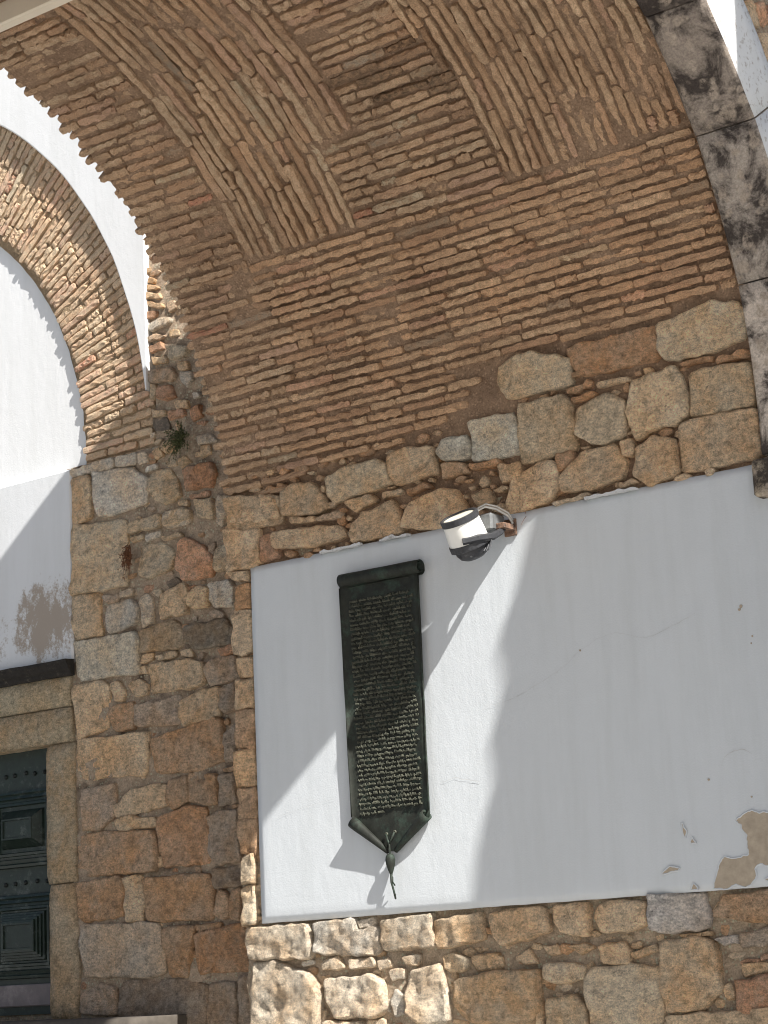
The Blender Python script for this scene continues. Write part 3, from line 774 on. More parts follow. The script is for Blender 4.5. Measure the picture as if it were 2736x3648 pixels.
# tympanum and the plaster under it
b = MB(); b.box(-13.3, -8.3, Y0 + .042, Y0 + .115, 3.03, 5.3); b.build('tympanum_plaster', M['plaster_far'], far)
b = MB(); b.bbox(-12.6, -8.463, Y0 - .022, Y0 + .1, 1.9, 3.036, .01); b.build('plaster_panel', M['plaster_worn'], far)
# ring of bricks
def brick_verts(rs, j_=1.0):
    nx, ny = 10, 3
    V = []; ix = {}
    tp = rs.uniform(-.1, .1)                              # slightly wedge-shaped face
    jx = [0] + [rs.uniform(-.02, .02) for _ in range(nx - 1)] + [0]
    up = [rs.gauss(0, .075 * j_) for _ in range(nx + 1)]; dn = [rs.gauss(0, .075 * j_) for _ in range(nx + 1)]
    for j in range(ny + 1):
        for i in range(nx + 1):
            u = i / nx * 2 - 1; v = j / ny * 2 - 1
            ex, ey = i in (0, nx), j in (0, ny)
            x = u * .5 + jx[i]; y = v * .5 * (1 + tp * u)
            if ey: y += up[i] if v > 0 else dn[i]
            else: y += rs.uniform(-.06, .06)
            if ex and ey: x *= .965; y *= .9
            elif ex: x *= rs.uniform(.985, 1.01)
            z = rs.uniform(-.2, .14)
            if ey: z = rs.uniform(-.26, -.06)
            if ex: z = rs.uniform(-.35, -.1)
            if (ex or ey) and rs.random() < .2 * j_: z -= rs.uniform(.2, .8)
            ix[i, j] = len(V); V.append((x, y, z))
    F = [(ix[i, j], ix[i + 1, j], ix[i + 1, j + 1], ix[i, j + 1]) for j in range(ny) for i in range(nx)]
    loop = [(i, 0) for i in range(nx)] + [(nx, j) for j in range(ny)] + [(i, ny) for i in range(nx, 0, -1)] + [(0, j) for j in range(ny, 0, -1)]
    b0 = len(V)
    for (i, j) in loop:
        x, y, z = V[ix[i, j]]
        V.append((x * 1.0, y * 1.02, -3.4))
    n = len(loop)
    for k in range(n):
        F.append((ix[loop[k]], b0 + k, b0 + (k + 1) % n, ix[loop[(k + 1) % n]]))
    return V, F
rs = random.Random(3)
BV = [brick_verts(rs) for _ in range(24)] + [brick_verts(rs, .5) for _ in range(12)]
BM = {}
def brick_mesh(i, mat):
    if (i, mat) not in BM:
        me = bpy.data.meshes.new('brick'); me.from_pydata(BV[i][0], [], BV[i][1]); me.materials.append(M[mat])
        BM[i, mat] = me
    return BM[i, mat]
PAL = [((.60, .42, .27), 7), ((.57, .385, .24), 7), ((.63, .46, .3), 4), ((.55, .36, .23), 3), ((.58, .37, .25), 2.5), ((.5, .32, .2), 1.5), ((.52, .25, .16), .3), ((.54, .43, .29), .6), ((.36, .28, .2), .3)]
def brick_tone(rr=rnd, red=1.0):
    w = [p[1] * (red if p[0][1] < .21 and p[0][0] > .4 else 1) for p in PAL]
    c = rr.choices([p[0] for p in PAL], w)[0]; v = rr.uniform(.9, 1.08)
    return tuple(k * v for k in c)

arch = thing('blind_arch', 'arch of weathered bricks round the white recess above the green door', 'arch')
n_c = 152
for k in range(n_c):
    a = math.radians(-1.2) + (k + .5) / n_c * math.radians(182.4)
    xo, zo = on_e(a); ca, sa = math.cos(a), math.sin(a)
    # inner end on the intrados circle along the same normal
    dx, dz = xo - IC[0], zo - IC[1]
    B_ = dx * ca + dz * sa; C_ = dx * dx + dz * dz - IC[2] ** 2
    d = B_ - math.sqrt(max(0, B_ * B_ - C_)) if B_ * B_ > C_ else .6
    vis = a < math.radians(80)
    cuts = [0] if k % 2 else [0]
    tcut = 0; segs = []
    first = rnd.uniform(.11, .14) if k % 2 else rnd.uniform(.22, .26)
    t0 = rnd.uniform(-.01, .012)
    t1 = first
    while t1 < d - .09:
        segs.append((t0, t1 - .012)); t0 = t1; t1 += rnd.choice([rnd.uniform(.12, .14), rnd.uniform(.22, .27), rnd.uniform(.22, .27)])
    segs.append((t0, d + rnd.uniform(-.02, .025)))
    pitch = EC[2] * math.radians(182.4) / n_c
    for (p, q) in segs:
        if not vis and k % 3 and p > 0: pass
        L = q - p; m = (p + q) / 2
        if not vis:
            continue
        th = pitch * (1 - m / EC[2] * .9) * rnd.uniform(.66, .78)
        o = bpy.data.objects.new('brick', brick_mesh(24 + rnd.randrange(12), 'arch_brick')); COL.objects.link(o); o.parent = arch
        X = Vector((-ca, 0, -sa)); Z = Vector((0, -1, 0)); Yv = Z.cross(X)
        ang = rnd.uniform(-.018, .018)
        X2 = X * math.cos(ang) + Yv * math.sin(ang); Y2 = Z.cross(X2)
        pr = -.008 + rnd.uniform(-.008, .008)
        c = Vector((xo - ca * m, Y0 - pr, zo - sa * m))
        o.matrix_world = Matrix(((X2.x * L, Y2.x * th, Z.x * .022, c.x), (X2.y * L, Y2.y * th, Z.y * .022, c.y), (X2.z * L, Y2.z * th, Z.z * .022, c.z), (0, 0, 0, 1)))
        t = brick_tone(); o.color = (t[0] * 1.05, t[1] * 1.08, t[2] * 1.12, 1)
# mortar between them
V = []; F = []
for i in range(121):
    a = math.radians(-1.5 + 183 * i / 120); xo, zo = on_e(a, .01)
    a2 = a; xi, zi = IC[0] + IC[2] * math.cos(a2), IC[1] - .06 + IC[2] * math.sin(a2)
    for s in range(13):
        t = s / 12; x, z = xo + (xi - xo) * t, zo + (zi - zo) * t
        V.append((x, Y0 + .022 - .018 * fbm(x * 16, z * 16, 4, 3), z))
    V.append((xi, Y0 + .12, zi))
for i in range(120):
    for s in range(13):
        q = (i * 14 + s, i * 14 + s + 1, (i + 1) * 14 + s + 1, (i + 1) * 14 + s); F.append(q)
M['arch_mortar'] = mat_mortar('arch_mortar', (.44, .32, .2), (.27, .18, .11), (.55, .75))
mesh_obj('mortar_bed', V, F, M['arch_mortar'], arch)

# ------------------------------------------------------------------ doorway
XD0, XD1 = -11.2, -8.7
fr = thing('door_surround', 'carved sandstone surround with black cornice framing the green door', 'door frame')
def slab_block(name, x0, x1, z0, z1, yf, tone, bev=.012, mat='stone', depth=.3):
    nx = max(2, int((x1 - x0) / .05)); nz = max(2, int((z1 - z0) / .05))
    V = []; F = []; sd_ = rnd.random() * 50
    for j in range(nz + 1):
        for i in range(nx + 1):
            x = x0 + (x1 - x0) * i / nx; z = z0 + (z1 - z0) * j / nz
            e = (i in (0, nx)) + (j in (0, nz))
            c = -bev * (.9 if e == 1 else 1.6 if e == 2 else 0) + fbm(x * 14, z * 14, sd_, 3) * .006
            if e: x += .004 * noise.noise((x * 20, z * 20, sd_)); z += .004 * noise.noise((z * 20, x * 20, sd_))
            V.append((x, yf - c, z))
    F = [(j * (nx + 1) + i, j * (nx + 1) + i + 1, (j + 1) * (nx + 1) + i + 1, (j + 1) * (nx + 1) + i) for j in range(nz) for i in range(nx)]
    loop = [i for i in range(nx + 1)] + [j * (nx + 1) + nx for j in range(1, nz + 1)] + [nz * (nx + 1) + i for i in range(nx - 1, -1, -1)] + [j * (nx + 1) for j in range(nz - 1, 0, -1)]
    b0 = len(V)
    for q in loop: V.append((V[q][0], yf + depth, V[q][2]))
    for k in range(len(loop)): F.append((loop[k], b0 + k, b0 + (k + 1) % len(loop), loop[(k + 1) % len(loop)]))
    return mesh_obj(name, V, F, M[mat], fr, True, TONE[tone] if isinstance(tone, str) else tone)
slab_block('lintel_stone', -11.45, -8.478, 1.449, 1.645, Y0 - .03, (.5, .41, .28))
slab_block('frieze', -11.45, -8.486, 1.652, 1.822, Y0 - .035, (.5, .42, .29))
slab_block('jamb_stone', -8.698, -8.468, .662, 1.443, Y0 - .03, (.52, .43, .3), .02)
slab_block('jamb_stone', -8.69, -8.462, -.09, .655, Y0 - .022, (.5, .4, .275), .02)
slab_block('jamb_stone', -11.43, -11.2, -.09, 1.443, Y0 - .03, (.52, .43, .3), .02)
# moulded cornice, blackened by rain
V = []; F = []
prof = [(0, 1.822), (.022, 1.824), (.03, 1.834), (.034, 1.848), (.05, 1.86), (.062, 1.88), (.072, 1.896), (.072, 1.91), (0, 1.914)]
nx = 60
for i in range(nx + 1):
    x = -11.5 + (3.05) * i / nx
    for (c, z) in prof:
        V.append((x + (.0 if i < nx else .0), Y0 - .02 - c * (1 + .12 * noise.noise((x * 9, z * 30, 1))), z + .006 * noise.noise((x * 7, z * 9, 5))))
n = len(prof)
for i in range(nx):
    for k in range(n - 1): F.append((i * n + k, (i + 1) * n + k, (i + 1) * n + k + 1, i * n + k + 1))
F.append(tuple(range(nx * n, nx * n + n))); F.append(tuple(range(n))[::-1])
mesh_obj('cornice', V, F, M['black'], fr, False)

door = thing('panelled_door', 'dark green panelled wooden door with rows of iron studs', 'door')
YD = Y0 + .1
b = MB(); b.box(XD0 - .05, XD1 + .05, YD, YD + .05, -.05, 1.5); leaf = b.build('door_leaf', M['door'], door)
def rect_pyr(xc, zc, hw, hh, rings, name):
    V = []; F = []
    for (ins, c) in rings:
        for sx, sz in ((-1, -1), (1, -1), (1, 1), (-1, 1)):
            V.append((xc + sx * (hw - ins), YD - c, zc + sz * (hh - ins)))
    for r_ in range(len(rings) - 1):
        for k in range(4): F.append((r_ * 4 + k, r_ * 4 + (k + 1) % 4, r_ * 4 + 4 + (k + 1) % 4, r_ * 4 + 4 + k))
    F.append(tuple(range(len(V) - 4, len(V))))
    return mesh_obj(name, V, F, M['door'], door, False)
RG = [(0, 0), (.004, .03), (.018, .034), (.026, .022), (.036, .026), (.046, .03), (.052, .012), (.066, .014), (.07, .02), (.084, .022), (.09, .006), (.112, .006), (.118, .018), (.158, .058), (.162, .066), (.172, .066), (.174, .058), (.3, .058)]
RG2 = [(0, 0), (.004, .03), (.018, .034), (.026, .022), (.036, .026), (.046, .03), (.052, .012), (.066, .014), (.07, .02), (.084, .022), (.09, .008), (.1, .008), (.104, .022), (.117, .024), (.119, .036), (.132, .038), (.134, .05), (.147, .052), (.149, .064), (.162, .066), (.172, .066), (.174, .056), (.3, .056)]
for xc in (-9.0, -9.6, -10.3, -10.9):
    hw = .285
    rg = lambda R_: [(i, c) for (i, c) in R_ if i < min(hw, .225) - .02]
    rect_pyr(xc, 1.0, hw, .222, rg(RG), 'door_panel')
    rect_pyr(xc, .388, hw, .238, rg(RG2), 'door_panel')
b = MB(); b.bbox(XD0, XD1, YD - .028, YD + .01, -.004, .118, .006); b.build('bottom_board', M['door_rail'], door)
for zz in (1.318, .69):
    for k in range(12):
        x = -8.735 - k * .083 + rnd.uniform(-.008, .008)
        b = MB(); b.lathe((x, YD, zz + rnd.uniform(-.006, .006)), (0, -1, 0), [(.014, 0), (.013, .007), (.008, .012), (.001, .014)], 10)
        b.build('stud', M['iron'], leaf, True)
b = MB()
prof = [(.02, -.24), (-.02, -.235), (-.06, -.2), (-.065, -.13), (-.05, -.09), (-.02, -.08), (.45, -.08)]
pts = []
x_end = -7.74
P2 = []
for i in range(31):
    x = -11.8 + (x_end + 11.8) * i / 30
    P2.append((x, 1.0))
for k in range(1, 9):
    a = k / 8 * math.pi / 2
    P2.append((x_end + .1 * math.sin(a), math.cos(a)))
V = []; F = []
yb = Y0 + .02
for (x, s) in P2:
    for (dy, z) in prof:
        yf = .02 + dy
        V.append((x, yb - max(.0, (yb - yf)) * s if dy < .4 else yb, z + .004 * noise.noise((x * 6, z * 20, 2))))
n = len(prof)
for i in range(len(P2) - 1):
    for k in range(n - 1): F.append((i * n + k, (i + 1) * n + k, (i + 1) * n + k + 1, i * n + k + 1))
o = mesh_obj('door_step', V, F, M['slab'])
tag(o, 'grey rounded stone landing slab below the green door', 'step')
b = MB()
for k in range(6): b.box(-11.8 - .004 * k, -7.9 + .004 * k, .05 - .3 * (k + 1), Y0 + .1 + .004 * k, GZ - .004 * k, -.24 - .22 * k - .004)
tag(b.build('door_steps', M['slab']), 'stone steps under the door landing', 'steps')

# ------------------------------------------------------------------ the passage side wall
side = thing('passage_wall', 'stone side wall of the gate passage carrying a large white plaster panel', 'wall')
b = MB(); b.box(-6.95, -3.95, .09, 2.6, GZ, 2.9); b.build('wall_core', M['earth_low'], side)
def low_bed(u, v):
    x = -6.97 + u * 3.1; z = -.5 + v * 2.75
    c = -.002 + .03 * fbm(x * 6, z * 6, 12.2, 4) + .014 * fbm(x * 24, z * 24, 17, 3)
    if -6.8 < x < -3.8 and .4 < z < 2.1: c = -.03
    return (x, .045 - c, z)
grid_obj('mortar_bed', low_bed, 150, 140, M['earth_low'], side)
for t, P in LOW: stone(P, t, .04, side, h=.04, rough=.013)
SP_ = []
for i, (t, P) in enumerate(SIDE):
    strip = max(p[0] for p in P) < -6.8 and max(p[1] for p in P) < 2.12
    stone(P, t, .035 if strip else .012, side, h=.03, rough=.013, bend=not strip)
    SP_.append(P)
lowp = [p for _, p in LOW]
chips(lowp, -6.9, -4.0, -.3, .32, .045, side, 80, ['t', 't', 'k', 'b', 'c'], .014, .034)
chips(SP_, -6.8, -4.0, 2.15, 2.8, .01, side, 80, ['r3', 't2', 'r3', 'b', 't2'], .012, .032, True, lambda x, z: z < 2.62 + (.28 if x > -5.1 else 0))
chips(SP_, -6.95, -6.86, .35, 2.3, .035, side, 24, ['t2', 'b', 't'], .012, .03)
# plaster panel with slightly uneven edges
V = []; F = []
X0p, X1p, Z0p, Z1p = -6.835, -3.62, .344, 2.147
nx, nz = 90, 50
def pw(x, z): return .0018 * fbm(x * 3, z * 3, 4, 2) + .0009 * fbm(x * 11, z * 11, 8, 2)
for j in range(nz + 1):
    for i in range(nx + 1):
        x = X0p + (X1p - X0p) * i / nx; z = Z0p + (Z1p - Z0p) * j / nz
        if j == nz: z += .006 * fbm(x * 9, 0, 2, 3)
        if j == 0: z += .004 * fbm(x * 9, 0, 5, 3)
        if i == 0: x += .003 * fbm(0, z * 9, 5, 3)
        e = i in (0, nx) or j in (0, nz)
        V.append((x, -pw(x, z) + (.006 if e else 0), z))
F = [(j * (nx + 1) + i, j * (nx + 1) + i + 1, (j + 1) * (nx + 1) + i + 1, (j + 1) * (nx + 1) + i) for j in range(nz) for i in range(nx)]
loop = [i for i in range(nx + 1)] + [j * (nx + 1) + nx for j in range(1, nz + 1)] + [nz * (nx + 1) + i for i in range(nx - 1, -1, -1)] + [j * (nx + 1) for j in range(nz - 1, 0, -1)]
b0 = len(V)
for q in loop: V.append((V[q][0], .06, V[q][2]))
for k in range(len(loop)): F.append((loop[k], b0 + k, b0 + (k + 1) % len(loop), loop[(k + 1) % len(loop)]))
pan = mesh_obj('plaster_panel', V, F, M['plaster'], side)
# bare patches where the white coat has flaked off, with a raised ragged rim
def patch(P, name, mat, y=-.0045, jit=.006, step=.006, edge=False):
    O = resample(P, step, rnd.random() * 50, jit, .97, 150); n = len(O)
    O = [(x + jit * .45 * noise.noise((x * 70, z * 70, 1)), z + jit * .45 * noise.noise((x * 70, z * 70, 6))) for x, z in O]
    if edge:                                                                # lifted rim of the white coat round the loss
        e = MB(); e.tube([(x, -.004 - .0015 * noise.noise((x * 40, z * 40, 2)), z) for x, z in O + O[:1]], [.0032 + .0014 * noise.noise((i * .6, 1, 1)) for i in range(n + 1)], 5, False)
        e.build('flaked_edge', M['plaster'], pan, False)
    vo, _, fo, _, _, _ = delaunay_2d_cdt([Vector(p) for p in O], [(i, (i + 1) % n) for i in range(n)], [], 1, 1e-6)
    m_ = len(vo)
    V = [(p[0], y, p[1]) for p in vo] + [(x, y, z) for x, z in O] + [(x, .004, z) for x, z in O]
    F = [tuple(f) for f in fo] + [(m_ + n + i, m_ + n + (i + 1) % n, m_ + (i + 1) % n, m_ + i) for i in range(n)]
    return mesh_obj(name, V, F, M[mat], pan, False)
PA = [(-4.176, .629), (-4.146, .645), (-4.121, .653), (-4.066, .652), (-4.0, .648), (-3.93, .62), (-3.93, .45), (-3.99, .431), (-4.06, .437), (-4.098, .425), (-4.1, .385), (-4.118, .354), (-4.21, .353), (-4.302, .354), (-4.286, .399), (-4.276, .441), (-4.238, .477), (-4.178, .475), (-4.128, .474), (-4.124, .50), (-4.128, .537), (-4.12, .564)]
for P in (PA, [(-4.432, .64), (-4.424, .635), (-4.421, .62), (-4.409, .602), (-4.417, .573), (-4.424, .585), (-4.43, .605)], [(-4.394, .557), (-4.388, .566), (-4.384, .578), (-4.378, .56), (-4.365, .548), (-4.391, .545)],
          [(-4.547, .431), (-4.507, .461), (-4.458, .45), (-4.463, .44), (-4.5, .437), (-4.543, .426)], [(-4.416, .352), (-4.398, .38), (-4.371, .352)],
          [(-4.06, .375), (-4.03, .385), (-3.98, .38), (-4.0, .362), (-4.04, .365)]):
    patch(P, 'bare_patch', 'bare', -.0045, .005 if len(P) < 8 else .016, edge=True)
for (x, z, s) in ((-4.285, .812, .006), (-4.062, 1.536, .008), (-4.07, 1.522, .007), (-4.884, 1.454, .005), (-4.09, .72, .004), (-4.02, 1.40, .005), (-4.03, 1.37, .004)):
    patch([(x + s * math.cos(i) * rnd.uniform(.7, 1.2), z + s * math.sin(i) * rnd.uniform(.7, 1.2)) for i in range(6)], 'chip', 'bare', -.004, .002, .004)
for (xa, xb, h_) in ((-6.36, -6.1, .012), (-5.98, -5.8, .012), (-4.8, -4.52, .012)):
    n_ = 9; P = [(xa + (xb - xa) * i / n_, 2.141) for i in range(n_ + 1)] + [(xb - (xb - xa) * i / n_, 2.147 + h_ * abs(noise.noise((i * .9, xa * 7, 2))) * 1.8) for i in range(n_ + 1)]
    patch(P, 'paint_smear', 'whitewash', -.02, .005)
def crack(P, w=.0016):
    Q = []
    for i in range(len(P) - 1):
        for k in range(4):
            t = k / 4; x = P[i][0] + (P[i + 1][0] - P[i][0]) * t; z = P[i][1] + (P[i + 1][1] - P[i][1]) * t
            Q.append((x, z + .006 * noise.noise((x * 40, z * 10, 3))))
    Q.append(P[-1]); V = []
    for i, (x, z) in enumerate(Q):
        ww = w * (.4 + 1.2 * abs(noise.noise((x * 23, 2, 2))))
        V += [(x, -.0038, z - ww), (x, -.0038, z + ww)]
    mesh_obj('crack', V, [(2 * i, 2 * i + 2, 2 * i + 3, 2 * i + 1) for i in range(len(Q) - 1)], M['crack'], pan, False)
crack([(-5.41, 1.259), (-5.323, 1.269), (-5.237, 1.286), (-5.065, 1.351), (-4.971, 1.393), (-4.884, 1.452), (-4.791, 1.494), (-4.692, 1.511), (-4.573, 1.471), (-4.504, 1.466), (-4.442, 1.487), (-4.364, 1.51), (-4.286, 1.537)], .0009)
crack([(-5.693, .935), (-5.614, .947), (-5.538, .932), (-5.472, .914)], .0018)
crack([(-6.572, .802), (-6.557, .759), (-6.543, .717), (-6.531, .687)], .0014)
crack([(-6.706, .854), (-6.54, .89), (-6.325, .917)], .0007)
crack([(-4.22, .86), (-4.2, .9), (-4.15, .925), (-4.1, .92), (-4.07, .9)], .0016)

# ------------------------------------------------------------------ the brick vault
vault = thing('brick_vault', 'brown brick barrel vault with patterned courses over the gate passage', 'vault')
def vpt(x, s, up=0.0):
    # point on the vault; s is arc length above the springing, up = distance behind the brick face
    if s < 0: return (x, up, ZS + s)
    th = s / R
    c = math.cos(th); A = R if c >= 0 else AFAR
    return (x, YC + (A + up) * c, ZS + (R + up) * math.sin(th))
SMAX = R * math.pi
def vbed(u, v):
    x = XL + .035 + u * (XR + .02 - XL - .035); s = -.2 + v * (SMAX + .2)
    d = .026 + .015 * fbm(x * 4.5, s * 4.5, 3, 3) + .014 * fbm(x * 22, s * 22, 9, 3)
    sm = fbm(x * 1.7 + 4, s * 1.7, 21, 3)
    if sm > .12: d -= min(.017, (sm - .12) * .09)                      # smeared with mortar
    if x < -6.45 and s > .4: d -= .009
    if s < .25: d += .012
    return vpt(x, s, d)
grid_obj('mortar_bed', vbed, 200, 420, M['mortar'], vault, flip=True)
# back of the shell and its western edge
V = []; F = []
for i in range(81):
    th = math.pi * i / 80; c, s_ = math.cos(th), math.sin(th); A = R if c >= 0 else AFAR
    for (x, k) in ((XL + .035, .03), (XL + .03, .2), (XL + .02, .85), (XR, .85)):
        V.append((x, YC + (A + k) * c, ZS + (R + k) * s_))
for i in range(80):
    for k in range(3): F.append((i * 4 + k, i * 4 + k + 1, (i + 1) * 4 + k + 1, (i + 1) * 4 + k))
mesh_obj('vault_back', V, F, M['earth_low'], vault)

BR = []   # bricks: centre x, centre s, along ('x' or 's'), length, thickness, protrusion, tone
vr = random.Random(11)
LOWB = [(-7.1, .17), (-6.98, .18), (-6.63, .2), (-6.32, .28), (-5.89, .295), (-5.59, .33), (-5.41, .36), (-5.25, .46), (-5.11, .6), (-4.76, .578), (-4.3, .575), (-3.88, .585)]
def low(x):
    for (a, b_), (c, d) in zip(LOWB, LOWB[1:]):
        if a <= x <= c: return b_ + (d - b_) * (x - a) / (c - a)
    return .6
def zone(x, s):
    if x < -6.44: return 'L'
    if s < 1.362: return 'M'
    la = -5.745 if s < 1.80 else -5.50
    if x < la: return 'A'
    lb = -4.86 if s < 1.95 else (-4.90 if s < 2.1 else -4.95)
    if x < lb: return 'C'
    return 'B'
def tone_at(x, s):
    c = brick_tone(vr)
    z = zone(x, s)
    if z in ('L', 'A', 'C'): c = tuple(v * k for v, k in zip(c, (.92, .95, .98)))
    if z == 'M': c = tuple(v * k for v, k in zip(c, (1.05, 1.0, .96)))
    e = ((x + 5.12) / .4) ** 2 + ((s - 2.03) / .15) ** 2
    e += .8 * noise.noise((x * 3, s * 4, 8))
    if vr.random() < .85 * math.exp(-max(0, e) * 1.3): q = vr.uniform(.22, .6); c = tuple(k * q for k in c)
    return c
def row(x0, x1, s, pitch, lmin, lmax, ragged0=0, ragged1=0):
    x = x0 - vr.uniform(0, .2) if not ragged0 else x0 + vr.uniform(-.03, .025)
    first = True
    while x < x1 - .05:
        L = vr.uniform(lmin, lmax) if vr.random() > .16 else vr.uniform(.09, .16)
        a, b_ = max(x, x0 if not ragged0 else x), min(x + L, x1 + (vr.uniform(-.02, .02) if ragged1 else 0))
        if x1 - b_ < .05: b_ = x1
        if b_ - a > .05:
            m = (a + b_) / 2
            BR.append([m, s + .016 * fbm(m * 1.1, s * 1.6, 5, 2) + vr.uniform(-.004, .004), 'x', b_ - a - vr.uniform(.002, .012), pitch * vr.uniform(.52, .74), vr.gauss(-.002, .008), tone_at(m, s)])
        x = b_
def col(x, s0, s1, pitch, lmin, lmax):
    s = s0 - vr.uniform(0, .2)
    while s < s1 - .04:
        L = vr.uniform(lmin, lmax) if vr.random() > .15 else vr.uniform(.1, .18)
        a, b_ = max(s, s0), min(s + L, s1)
        if s1 - b_ < .05: b_ = s1
        if b_ - a > .05:
            m = (a + b_) / 2
            BR.append([x + .006 * fbm(x * 2, m * 1.5, 5, 2) + vr.uniform(-.003, .003), m, 's', b_ - a - vr.uniform(.002, .012), pitch * vr.uniform(.52, .78), vr.gauss(-.001, .008), tone_at(x, m)])
        s = b_
# lower courses right across the vault
s = .16
while s < 1.35:
    row(XL, XR - .01, s, .0485, .19, .34, 1, 1); s += .0485 * vr.uniform(.94, 1.06)
SC_ = 3.75
s = 1.37
while s < SC_:                                             # western edge ring
    row(XL, -6.45, s, .054, .17, .3, 1, 0); s += .054 * vr.uniform(.94, 1.06)
s = 1.385
while s < SC_:                                             # middle field
    la = -5.735 if s < 1.80 else -5.485
    lb = -4.875 if s < 1.95 else (-4.915 if s < 2.1 else -4.96)
    row(la, lb, s, .0505, .18, .34); s += .0505 * vr.uniform(.93, 1.07)
x = -6.405
while x < -5.49:                                           # west band, bricks following the curve
    col(x, 1.375 if x < -5.75 else 1.81 - (x + 5.75) * -.1, SC_, .058, .22, .42); x += .058 * vr.uniform(.9, 1.08)
x = -4.945
while x < -3.895:                                           # east band
    col(x, 1.375 if x > -4.87 else (1.95 if x > -4.92 else 2.1), SC_, .0515, .2, .4); x += .0515 * vr.uniform(.94, 1.05)
# leave out what lies on the stones or under the brickwork's ragged lower edge
keep = []
for b_ in BR:
    x, s = b_[0], b_[1]
    if s < low(x): continue
    z = ZS + R * math.sin(s / R)
    if s < .75 and any(inside(x + k * b_[3] * .45, z, P, .012) for P in SP_ for k in (-1, 0, 1)): continue
    keep.append(b_)
BR = keep
def brick_matrix(b_):
    x, s, d, L, th, pr, t = b_
    t_ = s / R; c, sn = math.cos(t_), math.sin(t_); A = R if c >= 0 else AFAR
    n = Vector((0, -c, -sn)); ts = Vector((0, -sn, c)); tx = Vector((1, 0, 0))
    P = Vector(vpt(x, s)) + n * pr
    ang = rs.uniform(-.02, .02)
    X, Y = (tx, ts) if d == 'x' else (ts, -tx)
    X2 = X * math.cos(ang) + Y * math.sin(ang); Y2 = Y * math.cos(ang) - X * math.sin(ang)
    if X2.cross(Y2).dot(n) < 0: Y2 = -Y2
    dep = .02
    return Matrix(((X2.x * L, Y2.x * th, n.x * dep, P.x), (X2.y * L, Y2.y * th, n.y * dep, P.y), (X2.z * L, Y2.z * th, n.z * dep, P.z), (0, 0, 0, 1)))
score = []
for i, b_ in enumerate(BR):
    mt = brick_matrix(b_); P = mt.translation; d = P - cam.location
    dz = d.dot(FWD); u, v = d.dot(RIGHT) / dz, d.dot(UP) / dz
    sees = abs(u) < .183 and abs(v) < .245
    n = mt.col[2].to_3d().normalized()
    k = b_[3] * b_[4] * abs(n.dot(d.normalized())) / dz ** 2
    score.append((k if sees else 0, i, mt))
score.sort(key=lambda q: -q[0])
for k, i, mt in score[:300]:
    o = bpy.data.objects.new('brick', brick_mesh(rs.randrange(24), 'brick')); COL.objects.link(o); o.parent = vault
    o.matrix_world = mt; o.color = (*BR[i][6], 1)
mb = MB(); tints = []
for k, i, mt in score[300:]:
    v, f = BV[rs.randrange(24)]
    mb.add([mt @ Vector(p) for p in v], f); tints += [BR[i][6]] * len(v)
o = mb.build('brick', M['brick_mass'], vault, False, kind='stuff')
at = o.data.color_attributes.new('tint', 'FLOAT_COLOR', 'POINT')
at.data.foreach_set('color', np.array([(*t, 1) for t in tints], dtype=np.float32).ravel())

# ------------------------------------------------------------------ outer stone arch of the gate and its facade
sarch = thing('stone_arch', 'dark lichen-covered cut stone arch at the mouth of the passage', 'arch')
def sa_pt(th, rr, x):
    c = math.cos(th); A = rr if c >= 0 else rr + (AFAR - R)
    return (x, YC + A * c, ZS + rr * math.sin(th))
def voussoir(t0, t1, tone, face=.35, xi=-3.885, rin=R - .045):
    n = max(3, int((t1 - t0) / .045)); g_ = .0035 / R; sd_ = rnd.random() * 80
    V = []; F = []; mi = []
    prof = []
    for i in range(5): prof.append((rin, xi + .015 + (XF - xi - .03) * i / 4, 0))
    prof = [(rin + .09, xi, 0), (rin + .012, xi, 0)] + prof + [(rin + .012, XF, 1)] + [(rin + .012 + (face - .012) * k / 4, XF, 1) for k in range(1, 5)] + [(rin + face, XF - .2, 1)]
    m = len(prof)
    for i in range(n + 1):
        th = t0 + g_ + (t1 - t0 - 2 * g_) * i / n
        for k, (rr, x, fl) in enumerate(prof):
            p = Vector(sa_pt(th, rr, x)); e = .007 * fbm(p.x * 13, p.y * 13 + p.z * 9, sd_, 3)
            if i in (0, n) and k in (1, 2, 3, 4, 5, 6, 7): rr2 = rr + .006
            else: rr2 = rr
            p = Vector(sa_pt(th, rr2 + e, x + (e if fl else 0)))
            V.append(p)
    for i in range(n):
        for k in range(m - 1):
            F.append((i * m + k, (i + 1) * m + k, (i + 1) * m + k + 1, i * m + k + 1)); mi.append(1 if k >= 7 else 0)
    F.append(tuple(range(m))); mi.append(0); F.append(tuple(range(n * m, n * m + m))[::-1]); mi.append(0)
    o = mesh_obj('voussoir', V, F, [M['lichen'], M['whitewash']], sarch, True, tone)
    o.data.polygons.foreach_set('material_index', mi); o.data.update()
    return o
dg = math.radians
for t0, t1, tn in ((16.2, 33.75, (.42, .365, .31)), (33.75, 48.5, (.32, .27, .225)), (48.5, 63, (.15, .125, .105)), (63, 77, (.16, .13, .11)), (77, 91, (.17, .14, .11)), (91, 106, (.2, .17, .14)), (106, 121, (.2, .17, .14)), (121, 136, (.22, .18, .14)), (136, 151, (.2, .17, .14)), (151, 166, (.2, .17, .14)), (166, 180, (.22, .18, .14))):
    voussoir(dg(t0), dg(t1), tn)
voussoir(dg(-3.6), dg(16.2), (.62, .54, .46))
def jamb(z0, z1, tone, yf, xi, name):
    b = MB(); V = []
    b.bbox(xi, XF, yf, yf + .36, z0, z1, .012)
    o = b.build(name, M['lichen'], sarch, False, tone)
jamb(1.985, 2.15, (.5, .42, .31), -.07, -3.925, 'impost_block')
